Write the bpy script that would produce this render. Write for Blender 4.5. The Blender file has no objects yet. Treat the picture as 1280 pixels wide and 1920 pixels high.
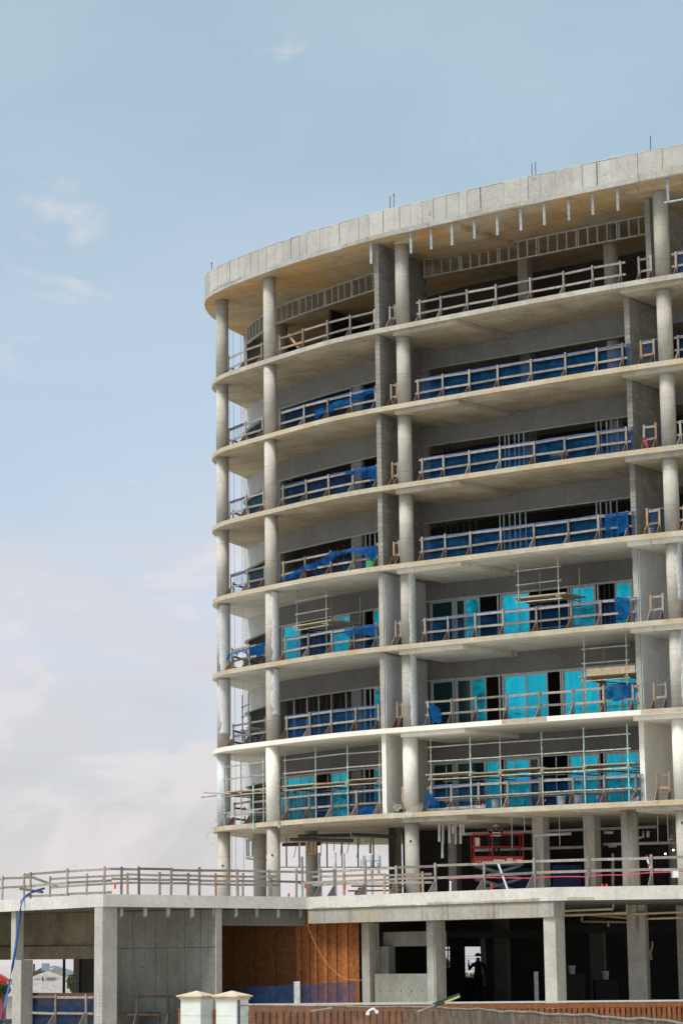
import bpy, bmesh, math, random
from mathutils import Vector, Matrix, noise
R = math.radians
random.seed(7)
scn = bpy.context.scene
COL = scn.collection

# ------------------------------------------------------------------ camera, sky, sun, exposure
FOC, PIT, CXO = 4680.0, R(10.732), 329.0          # focal length in px of the 1280x1920 photo, pitch, principal x
cam_d = bpy.data.cameras.new('camera'); cam = bpy.data.objects.new('camera', cam_d); COL.objects.link(cam)
cam_d.sensor_fit = 'VERTICAL'; cam_d.sensor_height = 36.0; cam_d.lens = FOC / 1920 * 36
cam_d.shift_x = (640 - CXO) / 1920
cam_d.clip_start = 0.5; cam_d.clip_end = 20000
cam.location = (0, 0, 0); cam.rotation_euler = (math.pi / 2 + PIT, 0, 0)
scn.camera = cam
scn.render.resolution_x, scn.render.resolution_y = 682, 1024

SUN_DIR = Vector((-0.80, -0.62, 1.65)).normalized()
world = bpy.data.worlds.new('World'); scn.world = world; world.use_nodes = True
wn, wl = world.node_tree.nodes, world.node_tree.links
wn.clear()
def wnode(t, **k):
    n = wn.new(t)
    for a, b in k.items(): setattr(n, a, b)
    return n
w_out = wnode('ShaderNodeOutputWorld'); w_bg = wnode('ShaderNodeBackground')
w_sky = wnode('ShaderNodeTexSky', sky_type='NISHITA', sun_disc=False)
w_sky.sun_elevation = math.asin(SUN_DIR.z); w_sky.sun_rotation = math.atan2(SUN_DIR.x, SUN_DIR.y)
w_sky.air_density = 1.0; w_sky.dust_density = 1.6; w_sky.ozone_density = 1.0; w_sky.altitude = 0
w_bg.inputs['Strength'].default_value = 0.12
w_tc = wnode('ShaderNodeTexCoord')
# thin cloud: noise over the sky direction, flattened so the clouds lie in long banks, thicker towards the horizon
w_map = wnode('ShaderNodeMapping'); w_map.inputs['Scale'].default_value = (7.0, 3.0, 15.0)
w_map.inputs['Location'].default_value = (2.3, 0.4, 1.9)
wl.new(w_tc.outputs['Generated'], w_map.inputs['Vector'])
w_n1 = wnode('ShaderNodeTexNoise'); w_n1.inputs['Scale'].default_value = 1.0; w_n1.inputs['Detail'].default_value = 9; w_n1.inputs['Roughness'].default_value = 0.56
w_n1.inputs['Distortion'].default_value = 0.35
wl.new(w_map.outputs['Vector'], w_n1.inputs['Vector'])
w_sep = wnode('ShaderNodeSeparateXYZ'); wl.new(w_tc.outputs['Generated'], w_sep.inputs['Vector'])
w_alt = wnode('ShaderNodeMapRange'); w_alt.inputs['From Min'].default_value = 0.0; w_alt.inputs['From Max'].default_value = 0.30
w_alt.inputs['To Min'].default_value = 0.40; w_alt.inputs['To Max'].default_value = -0.16
wl.new(w_sep.outputs['Z'], w_alt.inputs['Value'])
w_add = wnode('ShaderNodeMath', operation='ADD'); wl.new(w_n1.outputs['Fac'], w_add.inputs[0]); wl.new(w_alt.outputs['Result'], w_add.inputs[1])
w_msk = wnode('ShaderNodeMapRange', interpolation_type='SMOOTHSTEP'); w_msk.inputs['From Min'].default_value = 0.46; w_msk.inputs['From Max'].default_value = 0.84
w_msk.inputs['To Min'].default_value = 0.36; w_msk.inputs['To Max'].default_value = 0.93
wl.new(w_add.outputs[0], w_msk.inputs['Value'])
w_n2 = wnode('ShaderNodeTexNoise'); w_n2.inputs['Scale'].default_value = 0.8; w_n2.inputs['Detail'].default_value = 5
wl.new(w_map.outputs['Vector'], w_n2.inputs['Vector'])
w_cr = wnode('ShaderNodeValToRGB')
w_cr.color_ramp.elements[0].position = 0.40; w_cr.color_ramp.elements[0].color = (3.45, 3.36, 3.54, 1)
w_cr.color_ramp.elements[1].position = 0.60; w_cr.color_ramp.elements[1].color = (4.25, 4.06, 4.16, 1)
wl.new(w_n2.outputs['Fac'], w_cr.inputs['Fac'])
w_mix = wnode('ShaderNodeMix', data_type='RGBA')
wl.new(w_msk.outputs['Result'], w_mix.inputs[0]); wl.new(w_sky.outputs['Color'], w_mix.inputs[6]); wl.new(w_cr.outputs['Color'], w_mix.inputs[7])
w_tint = wnode('ShaderNodeMix', data_type='RGBA', blend_type='MULTIPLY'); w_tint.inputs[0].default_value = 1.0; w_tint.inputs[7].default_value = (1.02, 1.17, 1.06, 1)
w_tr = wnode('ShaderNodeValToRGB'); wl.new(w_sep.outputs['Z'], w_tr.inputs['Fac']); w_tr.color_ramp.elements[0].position = .13; w_tr.color_ramp.elements[0].color = (1.15, 1.05, 1.06, 1); w_tr.color_ramp.elements[1].position = .36; w_tr.color_ramp.elements[1].color = (1.08, 1.31, 1.07, 1); wl.new(w_tr.outputs['Color'], w_tint.inputs[7])
wl.new(w_sky.outputs['Color'], w_tint.inputs[6]); wl.new(w_tint.outputs[2], w_mix.inputs[6])
# puffier small clouds and wisps over the thin veil
w_map2 = wnode('ShaderNodeMapping'); w_map2.inputs['Scale'].default_value = (13.0, 6.0, 30.0); w_map2.inputs['Location'].default_value = (3.9, 2.2, 7.7); w_map2.inputs['Rotation'].default_value = (0, R(9), 0)
wl.new(w_tc.outputs['Generated'], w_map2.inputs['Vector'])
w_n3 = wnode('ShaderNodeTexNoise'); w_n3.inputs['Scale'].default_value = 1.0; w_n3.inputs['Detail'].default_value = 10; w_n3.inputs['Roughness'].default_value = 0.58; w_n3.inputs['Distortion'].default_value = 0.5
wl.new(w_map2.outputs['Vector'], w_n3.inputs['Vector'])
w_alt2 = wnode('ShaderNodeMapRange'); w_alt2.inputs['From Min'].default_value = 0.03; w_alt2.inputs['From Max'].default_value = 0.26; w_alt2.inputs['To Min'].default_value = 0.11; w_alt2.inputs['To Max'].default_value = -0.05
wl.new(w_sep.outputs['Z'], w_alt2.inputs['Value'])
w_add2 = wnode('ShaderNodeMath', operation='ADD'); wl.new(w_n3.outputs['Fac'], w_add2.inputs[0]); wl.new(w_alt2.outputs['Result'], w_add2.inputs[1])
w_msk2 = wnode('ShaderNodeMapRange', interpolation_type='SMOOTHSTEP'); w_msk2.inputs['From Min'].default_value = 0.55; w_msk2.inputs['From Max'].default_value = 0.70; w_msk2.inputs['To Min'].default_value = 0.0; w_msk2.inputs['To Max'].default_value = 0.62
wl.new(w_add2.outputs[0], w_msk2.inputs['Value'])
w_mix2 = wnode('ShaderNodeMix', data_type='RGBA'); w_mix2.inputs[7].default_value = (4.85, 4.55, 4.58, 1)
wl.new(w_msk2.outputs['Result'], w_mix2.inputs[0]); wl.new(w_mix.outputs[2], w_mix2.inputs[6])
wl.new(w_mix2.outputs[2], w_bg.inputs['Color']); wl.new(w_bg.outputs['Background'], w_out.inputs['Surface'])

sun_d = bpy.data.lights.new('sun', 'SUN'); sun = bpy.data.objects.new('sun', sun_d); COL.objects.link(sun)
sun_d.energy = 2.5; sun_d.angle = R(18); sun_d.color = (1.0, 0.955, 0.90)
sun.rotation_euler = SUN_DIR.to_track_quat('Z', 'Y').to_euler()
sun.location = (-40, -20, 60)
scn.view_settings.view_transform = 'Standard'; scn.view_settings.look = 'None'
scn.view_settings.exposure = 0.5; scn.view_settings.gamma = 1.0

# ------------------------------------------------------------------ photo pixel <-> place
CP, SP = math.cos(PIT), math.sin(PIT)
FW, UPV = Vector((0, CP, SP)), Vector((0, -SP, CP))
def ray(px, py):
    return FW + Vector((1, 0, 0)) * ((px - CXO) / FOC) - UPV * ((py - 960) / FOC)
def atz(px, py, z):
    r = ray(px, py); return r * (z / r.z)
def aty(px, py, y):
    r = ray(px, py); return r * (y / r.y)
def pxof(p):
    p = Vector(p); d = p.dot(FW); return CXO + FOC * p.x / d
def pyof(p):
    p = Vector(p); d = p.dot(FW); return 960 - FOC * p.dot(UPV) / d

class Line:
    """plan polyline, inward normal on its left-hand side (away from the camera)"""
    def __init__(s, pts, smooth=0):
        pts = [Vector((a[0], a[1])) for a in pts]
        for _ in range(smooth):
            q = [pts[0]]
            for a, b in zip(pts[:-1], pts[1:]): q += [a.lerp(b, .25), a.lerp(b, .75)]
            q.append(pts[-1]); pts = q
        s.p = pts; s.c = [0.0]
        for a, b in zip(pts[:-1], pts[1:]): s.c.append(s.c[-1] + (b - a).length)
        s.L = s.c[-1]
    def seg(s, d):
        d = min(max(d, 0), s.L - 1e-6)
        lo, hi = 0, len(s.c) - 1
        while hi - lo > 1:
            m = (lo + hi) // 2
            if s.c[m] <= d: lo = m
            else: hi = m
        return lo, d
    def at(s, d):
        i, d = s.seg(d); return s.p[i].lerp(s.p[i + 1], (d - s.c[i]) / (s.c[i + 1] - s.c[i]))
    def tan(s, d):
        i, d = s.seg(d); return (s.p[i + 1] - s.p[i]).normalized()
    def nor(s, d):
        t = (s.at(d + .15) - s.at(d - .15)); t = t.normalized() if t.length > 1e-6 else s.tan(d); return Vector((-t.y, t.x))
    def off(s, o):
        out = []
        n = len(s.p)
        for i in range(n):
            a = s.p[max(i - 1, 0)]; b = s.p[min(i + 1, n - 1)]
            t = (b - a).normalized(); out.append(s.p[i] + Vector((-t.y, t.x)) * o)
        return Line(out)
    def find(s, px, z, lo=None, hi=None):
        """arc length at which the line, at height z, shows at photo column px"""
        best = None; N = 400
        lo = 0 if lo is None else lo; hi = s.L if hi is None else hi
        prev = None
        for k in range(N + 1):
            d = lo + (hi - lo) * k / N; q = s.at(d); x = pxof((q.x, q.y, z)) - px
            if prev is not None and prev[1] * x <= 0:
                best = prev[0] + (d - prev[0]) * (abs(prev[1]) / (abs(prev[1]) + abs(x) + 1e-9))
            prev = (d, x)
        if best is None:
            best = min((abs(pxof((*s.at(lo + (hi - lo) * k / N), z)) - px), lo + (hi - lo) * k / N) for k in range(N + 1))[1]
        return best
    def sub(s, a, b, step=.6):
        out = [s.at(a)]
        n = max(1, int((b - a) / step))
        for k in range(1, n + 1): out.append(s.at(a + (b - a) * k / n))
        return out

# ------------------------------------------------------------------ materials (procedural)
MATS = {}
def newmat(name):
    m = bpy.data.materials.new(name); m.use_nodes = True; MATS[name] = m
    nt = m.node_tree; b = nt.nodes['Principled BSDF']; return m, nt, b
def nd(nt, t, **k):
    n = nt.nodes.new(t)
    for a, b in k.items(): setattr(n, a, b)
    return n
def noise_n(nt, vec, scale, detail=4, rough=.55):
    n = nd(nt, 'ShaderNodeTexNoise'); n.inputs['Scale'].default_value = scale; n.inputs['Detail'].default_value = detail; n.inputs['Roughness'].default_value = rough
    nt.links.new(vec, n.inputs['Vector']); return n.outputs['Fac']
def rng(nt, v, a, b, c, d, smooth=True):
    n = nd(nt, 'ShaderNodeMapRange'); 
    if smooth: n.interpolation_type = 'SMOOTHSTEP'
    for k, x in zip(('From Min', 'From Max', 'To Min', 'To Max'), (a, b, c, d)): n.inputs[k].default_value = x
    nt.links.new(v, n.inputs['Value']); return n.outputs['Result']
def mixc(nt, f, a, b, blend='MIX'):
    n = nd(nt, 'ShaderNodeMix', data_type='RGBA', blend_type=blend)
    for i, x in ((0, f), (6, a), (7, b)):
        if isinstance(x, (int, float)): n.inputs[i].default_value = x
        elif isinstance(x, tuple): n.inputs[i].default_value = (*x, 1) if len(x) == 3 else x
        else: nt.links.new(x, n.inputs[i])
    return n.outputs[2]
def vscale(nt, pos, s, rz=0):
    n = nd(nt, 'ShaderNodeMapping'); n.inputs['Scale'].default_value = s; n.inputs['Rotation'].default_value = (0, 0, rz)
    nt.links.new(pos, n.inputs['Vector']); return n.outputs['Vector']
def bump(nt, b, h, dist=.01, strength=.5):
    n = nd(nt, 'ShaderNodeBump'); n.inputs['Distance'].default_value = dist; n.inputs['Strength'].default_value = strength
    nt.links.new(h, n.inputs['Height']); nt.links.new(n.outputs['Normal'], b.inputs['Normal'])
def jitter(nt, c, amt=.12):
    """every object its own slight shade"""
    oi = nd(nt, 'ShaderNodeObjectInfo')
    v = rng(nt, oi.outputs['Random'], 0, 1, 1 - amt, 1 + amt, False)
    h = nd(nt, 'ShaderNodeHueSaturation'); nt.links.new(v, h.inputs['Value']); nt.links.new(c, h.inputs['Color']); return h.outputs['Color']

def concrete(name, base, dark=None, stain=None, stain_amt=.5, stain_scale=.35, streak=.0, seams=None, rough=.9, jit=.05, stain_lo=.45, stain_hi=.7, spots=0, dripc=None, rings=0):
    m, nt, b = newmat(name)
    pos = nd(nt, 'ShaderNodeNewGeometry').outputs['Position']
    dark = dark or tuple(x * .62 for x in base)
    n1 = noise_n(nt, pos, .9, 6, .62); n2 = noise_n(nt, pos, 9, 5, .6)
    c = mixc(nt, rng(nt, n1, .32, .68, 0, 1), dark, base)
    c = mixc(nt, rng(nt, n2, .35, .7, .0, .45), c, tuple(min(1, x * 1.25) for x in base))
    if stain:
        n3 = noise_n(nt, vscale(nt, pos, (1, 1, .6)), stain_scale, 6, .65)
        c = mixc(nt, rng(nt, n3, stain_lo, stain_hi, 0, stain_amt), c, stain)
    if streak:
        n4 = noise_n(nt, vscale(nt, pos, (3.2, 3.2, .22)), 1.6, 5, .6)
        c = mixc(nt, rng(nt, n4, .5, .75, 0, streak), c, dripc or tuple(x * .35 for x in base))
    if spots:
        n5 = noise_n(nt, pos, 3.1, 3, .5)
        c = mixc(nt, rng(nt, n5, .66, .74, 0, spots), c, tuple(x * .45 for x in base))
    if rings:                                             # pour and form joints round the columns
        sx = nd(nt, 'ShaderNodeSeparateXYZ'); nt.links.new(pos, sx.inputs[0])
        w_ = nd(nt, 'ShaderNodeMath', operation='MULTIPLY_ADD'); nt.links.new(noise_n(nt, pos, 1.1, 2), w_.inputs[0]); w_.inputs[1].default_value = .05; nt.links.new(sx.outputs['Z'], w_.inputs[2])
        md = nd(nt, 'ShaderNodeMath', operation='PINGPONG'); nt.links.new(w_.outputs[0], md.inputs[0]); md.inputs[1].default_value = .63
        c = mixc(nt, rng(nt, md.outputs[0], .0, .028, .55, 0), c, tuple(x * .5 for x in base))
        big = noise_n(nt, vscale(nt, pos, (.3, .3, 1)), .55, 2)
        c = mixc(nt, rng(nt, big, .48, .56, 0, .35), c, tuple(x * .62 for x in base))
    if seams:
        bt = nd(nt, 'ShaderNodeTexBrick'); bt.inputs['Scale'].default_value = 1
        bt.inputs['Brick Width'].default_value = seams[0]; bt.inputs['Row Height'].default_value = seams[1]
        bt.inputs['Mortar Size'].default_value = .028; bt.inputs['Mortar Smooth'].default_value = .3; bt.offset = .5
        bt.inputs['Color1'].default_value = (1, 1, 1, 1); bt.inputs['Color2'].default_value = (.90, .885, .87, 1); bt.inputs['Mortar'].default_value = (.70, .67, .63, 1)
        nt.links.new(vscale(nt, pos, (1, 1, 1), seams[2]), bt.inputs['Vector'])
        c = mixc(nt, 1.0, c, bt.outputs['Color'], 'MULTIPLY')
    if jit: c = jitter(nt, c, jit)
    nt.links.new(c, b.inputs['Base Color']); b.inputs['Roughness'].default_value = rough; b.inputs['Specular IOR Level'].default_value = .25
    bump(nt, b, noise_n(nt, pos, 14, 6, .65), .012, .45)
    return m
def plain(name, base, rough=.6, metal=0, var=.15, jit=.1, scale=6, spec=.4):
    m, nt, b = newmat(name)
    pos = nd(nt, 'ShaderNodeNewGeometry').outputs['Position']
    c = mixc(nt, rng(nt, noise_n(nt, pos, scale, 5), .3, .7, 0, 1), tuple(x * (1 - var) for x in base), tuple(min(1, x * (1 + var)) for x in base))
    if jit: c = jitter(nt, c, jit)
    nt.links.new(c, b.inputs['Base Color']); b.inputs['Roughness'].default_value = rough; b.inputs['Metallic'].default_value = metal
    b.inputs['Specular IOR Level'].default_value = spec
    return m
def timber(name, base, dark, jit=.22, grain=1.0):
    m, nt, b = newmat(name)
    tc = nd(nt, 'ShaderNodeTexCoord').outputs['Object']
    pos = nd(nt, 'ShaderNodeNewGeometry').outputs['Position']
    c = mixc(nt, rng(nt, noise_n(nt, vscale(nt, pos, (6, 6, 6)), 1.2, 6, .7), .3, .7, 0, 1), dark, base)
    c = mixc(nt, rng(nt, noise_n(nt, pos, 28, 3), .62, .72, 0, .6), c, tuple(x * .3 for x in dark))
    c = jitter(nt, c, jit)
    nt.links.new(c, b.inputs['Base Color']); b.inputs['Roughness'].default_value = .85; b.inputs['Specular IOR Level'].default_value = .2
    return m
def sheet(name, color, fac, translucent=.4, rough=.5, holes=None):
    """thin netting or film: part of the light passes straight through the mesh"""
    m, nt, b = newmat(name); nt.nodes.remove(b)
    out = nt.nodes['Material Output']
    pos = nd(nt, 'ShaderNodeNewGeometry').outputs['Position']
    c = mixc(nt, rng(nt, noise_n(nt, pos, 5, 4), .3, .7, 0, 1), tuple(x * .7 for x in color), tuple(min(1, x * 1.25) for x in color))
    d = nd(nt, 'ShaderNodeBsdfDiffuse'); t = nd(nt, 'ShaderNodeBsdfTranslucent'); nt.links.new(c, d.inputs[0]); nt.links.new(c, t.inputs[0])
    mx = nd(nt, 'ShaderNodeMixShader'); mx.inputs[0].default_value = translucent; nt.links.new(d.outputs[0], mx.inputs[1]); nt.links.new(t.outputs[0], mx.inputs[2])
    tr = nd(nt, 'ShaderNodeBsdfTransparent'); m2 = nd(nt, 'ShaderNodeMixShader')
    f = rng(nt, noise_n(nt, pos, 2.2, 4), .3, .7, max(0, fac - .13), min(1, fac + .13))
    nt.links.new(f, m2.inputs[0]); nt.links.new(tr.outputs[0], m2.inputs[1]); nt.links.new(mx.outputs[0], m2.inputs[2])
    nt.links.new(m2.outputs[0], out.inputs['Surface']); return m

concrete('conc_col', (.495, .46, .405), (.40, .37, .325), rings=1, stain=(.30, .28, .24), stain_amt=.5, streak=.2, jit=.06)
concrete('conc_parapet', (.43, .415, .385), (.34, .325, .30), stain=(.26, .25, .235), stain_amt=.45, streak=.30, jit=.07, spots=.5)
concrete('conc_lip', (.40, .395, .385), (.27, .265, .255), spots=.6)
concrete('soffit_roof', (.52, .42, .29), (.36, .29, .20), stain=(.62, .34, .11), stain_amt=.7, stain_scale=.30, seams=(2.4, 1.2, R(39)), jit=0, stain_lo=.42, stain_hi=.66)  # orange patches carry the warm bounce glow along with formwork residue
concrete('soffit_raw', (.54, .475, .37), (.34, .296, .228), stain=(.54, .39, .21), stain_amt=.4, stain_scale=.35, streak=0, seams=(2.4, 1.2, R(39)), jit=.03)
concrete('soffit_lime', (.70, .675, .61), (.57, .55, .495), stain=(.27, .265, .24), stain_amt=.35, seams=(2.4, 1.2, R(39)), jit=.02)
concrete('coat_cream', (.76, .72, .645), (.68, .64, .57), stain=(.5, .47, .42), stain_amt=.3, jit=.02, rough=.8)
concrete('edge_grey', (.45, .43, .385), (.33, .312, .275), stain=(.30, .24, .15), stain_amt=.5, stain_scale=1.1, streak=.3)
concrete('edge_ochre', (.46, .41, .32), (.35, .31, .235), spots=.5, stain=(.46, .29, .115), stain_amt=.6, stain_scale=1.0, streak=.25, dripc=(.36, .22, .07))
concrete('plaster_white', (.60, .61, .62), (.46, .475, .49), stain=(.36, .37, .38), stain_amt=.5, stain_scale=.9, jit=.03)
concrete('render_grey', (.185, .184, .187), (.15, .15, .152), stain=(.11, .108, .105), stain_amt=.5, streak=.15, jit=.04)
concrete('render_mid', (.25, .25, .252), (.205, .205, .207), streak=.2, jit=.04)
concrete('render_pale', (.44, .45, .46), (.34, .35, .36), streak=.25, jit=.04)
concrete('block', (.275, .26, .23), (.205, .193, .17), stain=(.15, .14, .122), stain_amt=.5, jit=.14)
concrete('mortar', (.11, .105, .095), (.08, .077, .07), jit=0)
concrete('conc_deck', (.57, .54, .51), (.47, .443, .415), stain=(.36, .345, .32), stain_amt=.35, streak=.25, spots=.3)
concrete('conc_beam', (.37, .355, .32), (.27, .26, .235), stain=(.36, .27, .16), stain_amt=.5, stain_scale=.5, streak=.8, dripc=(.14, .13, .115))
concrete('conc_pod', (.46, .43, .395), (.37, .343, .313), stain=(.26, .25, .23), stain_amt=.4, streak=.2, spots=.3)
concrete('conc_wall_shade', (.235, .235, .212), (.165, .167, .152), stain=(.15, .125, .085), stain_amt=.6, stain_scale=.5, streak=.35, spots=.4)  # podium concrete under the deck, its shade darkened into the colour
concrete('conc_backbeam', (.27, .235, .175), (.175, .152, .112), stain=(.10, .082, .056), stain_amt=.7, stain_scale=.7, streak=.45, spots=.6)
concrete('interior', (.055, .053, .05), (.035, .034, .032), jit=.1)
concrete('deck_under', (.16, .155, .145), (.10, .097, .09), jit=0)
timber('wood_grey', (.31, .275, .245), (.185, .162, .143), jit=.35)
timber('wood_fresh', (.37, .245, .16), (.27, .17, .105), jit=.25)
timber('wood_brace', (.20, .13, .095), (.12, .075, .055), jit=.3)
timber('wood_dark', (.17, .105, .065), (.10, .06, .04), jit=.2)
timber('plank', (.46, .37, .26), (.32, .25, .17), jit=.18)
timber('plywood', (.27, .105, .036), (.14, .052, .02), jit=.14)
timber('plywood_plank', (.37, .13, .04), (.19, .066, .022), jit=.28)
timber('fence_wood', (.47, .17, .07), (.33, .112, .046), jit=.14)
plain('galv', (.36, .39, .41), .5, .6, .18, .12)
plain('galv_matt', (.42, .45, .455), .6, .2, .2, .12)
plain('scaffold', (.37, .36, .30), .6, .25, .35, .2, 9)
plain('scaffold_green', (.30, .50, .42), .6, .1, .3, .1, 9)
plain('rebar', (.10, .085, .08), .8)
plain('red', (.62, .03, .03), .55)
plain('pink_tape', (.55, .045, .085), .6)
plain('lift_red', (.33, .018, .014), .5)
plain('lift_grey', (.10, .115, .14), .5)
plain('white_paint', (.78, .77, .74), .6, 0, .05, .02)
plain('pillar_white', (.63, .65, .62), .8, 0, .06, .02, 3)
plain('cap_stone', (.56, .45, .33), .85, 0, .15, .05)
plain('frame_alu', (.46, .47, .48), .45, .3, .08, .05)
plain('tan_pipe', (.58, .46, .30), .55, 0, .12, .06)
plain('grey_pipe', (.40, .39, .36), .55, 0, .12, .06)
plain('black_rubber', (.02, .02, .022), .6)
plain('dark_metal', (.045, .047, .05), .6, .2)
plain('blue_hose', (.016, .085, .29), .4)
plain('yellow_hose', (.42, .23, .045), .5)
plain('green_flag', (.05, .35, .10), .6)
plain('bucket', (.55, .60, .64), .5)
plain('skin', (.28, .16, .11), .6)
plain('cloth_black', (.018, .018, .02), .9)
plain('cloth_navy', (.022, .026, .035), .9)
plain('hivis', (.45, .48, .16), .8)
plain('hivis_white', (.65, .65, .62), .7)
plain('hat_white', (.6, .58, .5), .4)
plain('roof_shingle', (.33, .29, .275), .9, 0, .15, .03, 3)
plain('roof_blue', (.22, .27, .33), .9, 0, .12, .03)
plain('house_wall', (.5, .46, .42), .9)
plain('barn_red', (.42, .03, .035), .8)
plain('lattice', (.38, .42, .46), .6, .2)
plain('blue_tarp', (.010, .035, .12), .55, 0, .3, .05, 1.5)
plain('plastic_cyan', (.03, .40, .52), .35, 0, .5, .1, 2)
plain('wire_rail', (.24, .21, .17), .6, .3, .3, 0)
plain('mesh_wire', (.14, .122, .095), .7, .2, .4, .0)
sheet('net_blue', (.010, .075, .20), .52, .35)
sheet('net_thin', (.010, .065, .18), .34, .4)
sheet('net_bunched', (.008, .085, .27), .84, .35)
sheet('net_clear', (.03, .19, .32), .22, .5)
sheet('film', (.86, .84, .82), .42, .5)

m, nt, b = newmat('glass_cyan')                       # glass under a cyan protective film
pos = nd(nt, 'ShaderNodeNewGeometry').outputs['Position']
c = mixc(nt, rng(nt, noise_n(nt, vscale(nt, pos, (5, 5, .35)), 1.2, 5), .35, .7, 0, 1), (.004, .50, .68), (.012, .62, .79))
c = mixc(nt, rng(nt, noise_n(nt, pos, 1.4, 5), .54, .78, 0, .25), c, (.006, .30, .44))
c = mixc(nt, rng(nt, noise_n(nt, pos, 16, 4), .60, .76, 0, .35), c, (.25, .62, .70))
c = jitter(nt, c, .16)
nt.links.new(c, b.inputs['Base Color']); b.inputs['Metallic'].default_value = .72
nt.links.new(rng(nt, noise_n(nt, pos, 3, 4), .3, .7, .06, .34), b.inputs['Roughness'])
bump(nt, b, noise_n(nt, vscale(nt, pos, (3, 3, .9)), 1.0, 3), .05, .16)
m, nt, b = newmat('glass_unlit')                       # unlit glass, the dark dividing wall's reflection put into its colour
b.inputs['Base Color'].default_value = (.004, .035, .04, 1); b.inputs['Roughness'].default_value = .08; b.inputs['Specular IOR Level'].default_value = .35
m, nt, b = newmat('foliage')
pos = nd(nt, 'ShaderNodeNewGeometry').outputs['Position']
c = mixc(nt, rng(nt, noise_n(nt, pos, 1.5, 4), .3, .7, 0, 1), (.045, .085, .02), (.11, .15, .04))
nt.links.new(jitter(nt, c, .2), b.inputs['Base Color']); b.inputs['Roughness'].default_value = .7
m, nt, b = newmat('bounce_ground')  # unseen site ground, kept pale to bounce fill light onto the soffits
pos = nd(nt, 'ShaderNodeNewGeometry').outputs['Position']
c = mixc(nt, rng(nt, noise_n(nt, pos, .6, 6), .3, .7, 0, 1), (.44, .40, .325), (.56, .51, .42))
nt.links.new(c, b.inputs['Base Color']); b.inputs['Roughness'].default_value = .95
m, nt, b = newmat('lamp_glow')
b.inputs['Emission Color'].default_value = (1, .93, .8, 1); b.inputs['Emission Strength'].default_value = 6

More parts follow.
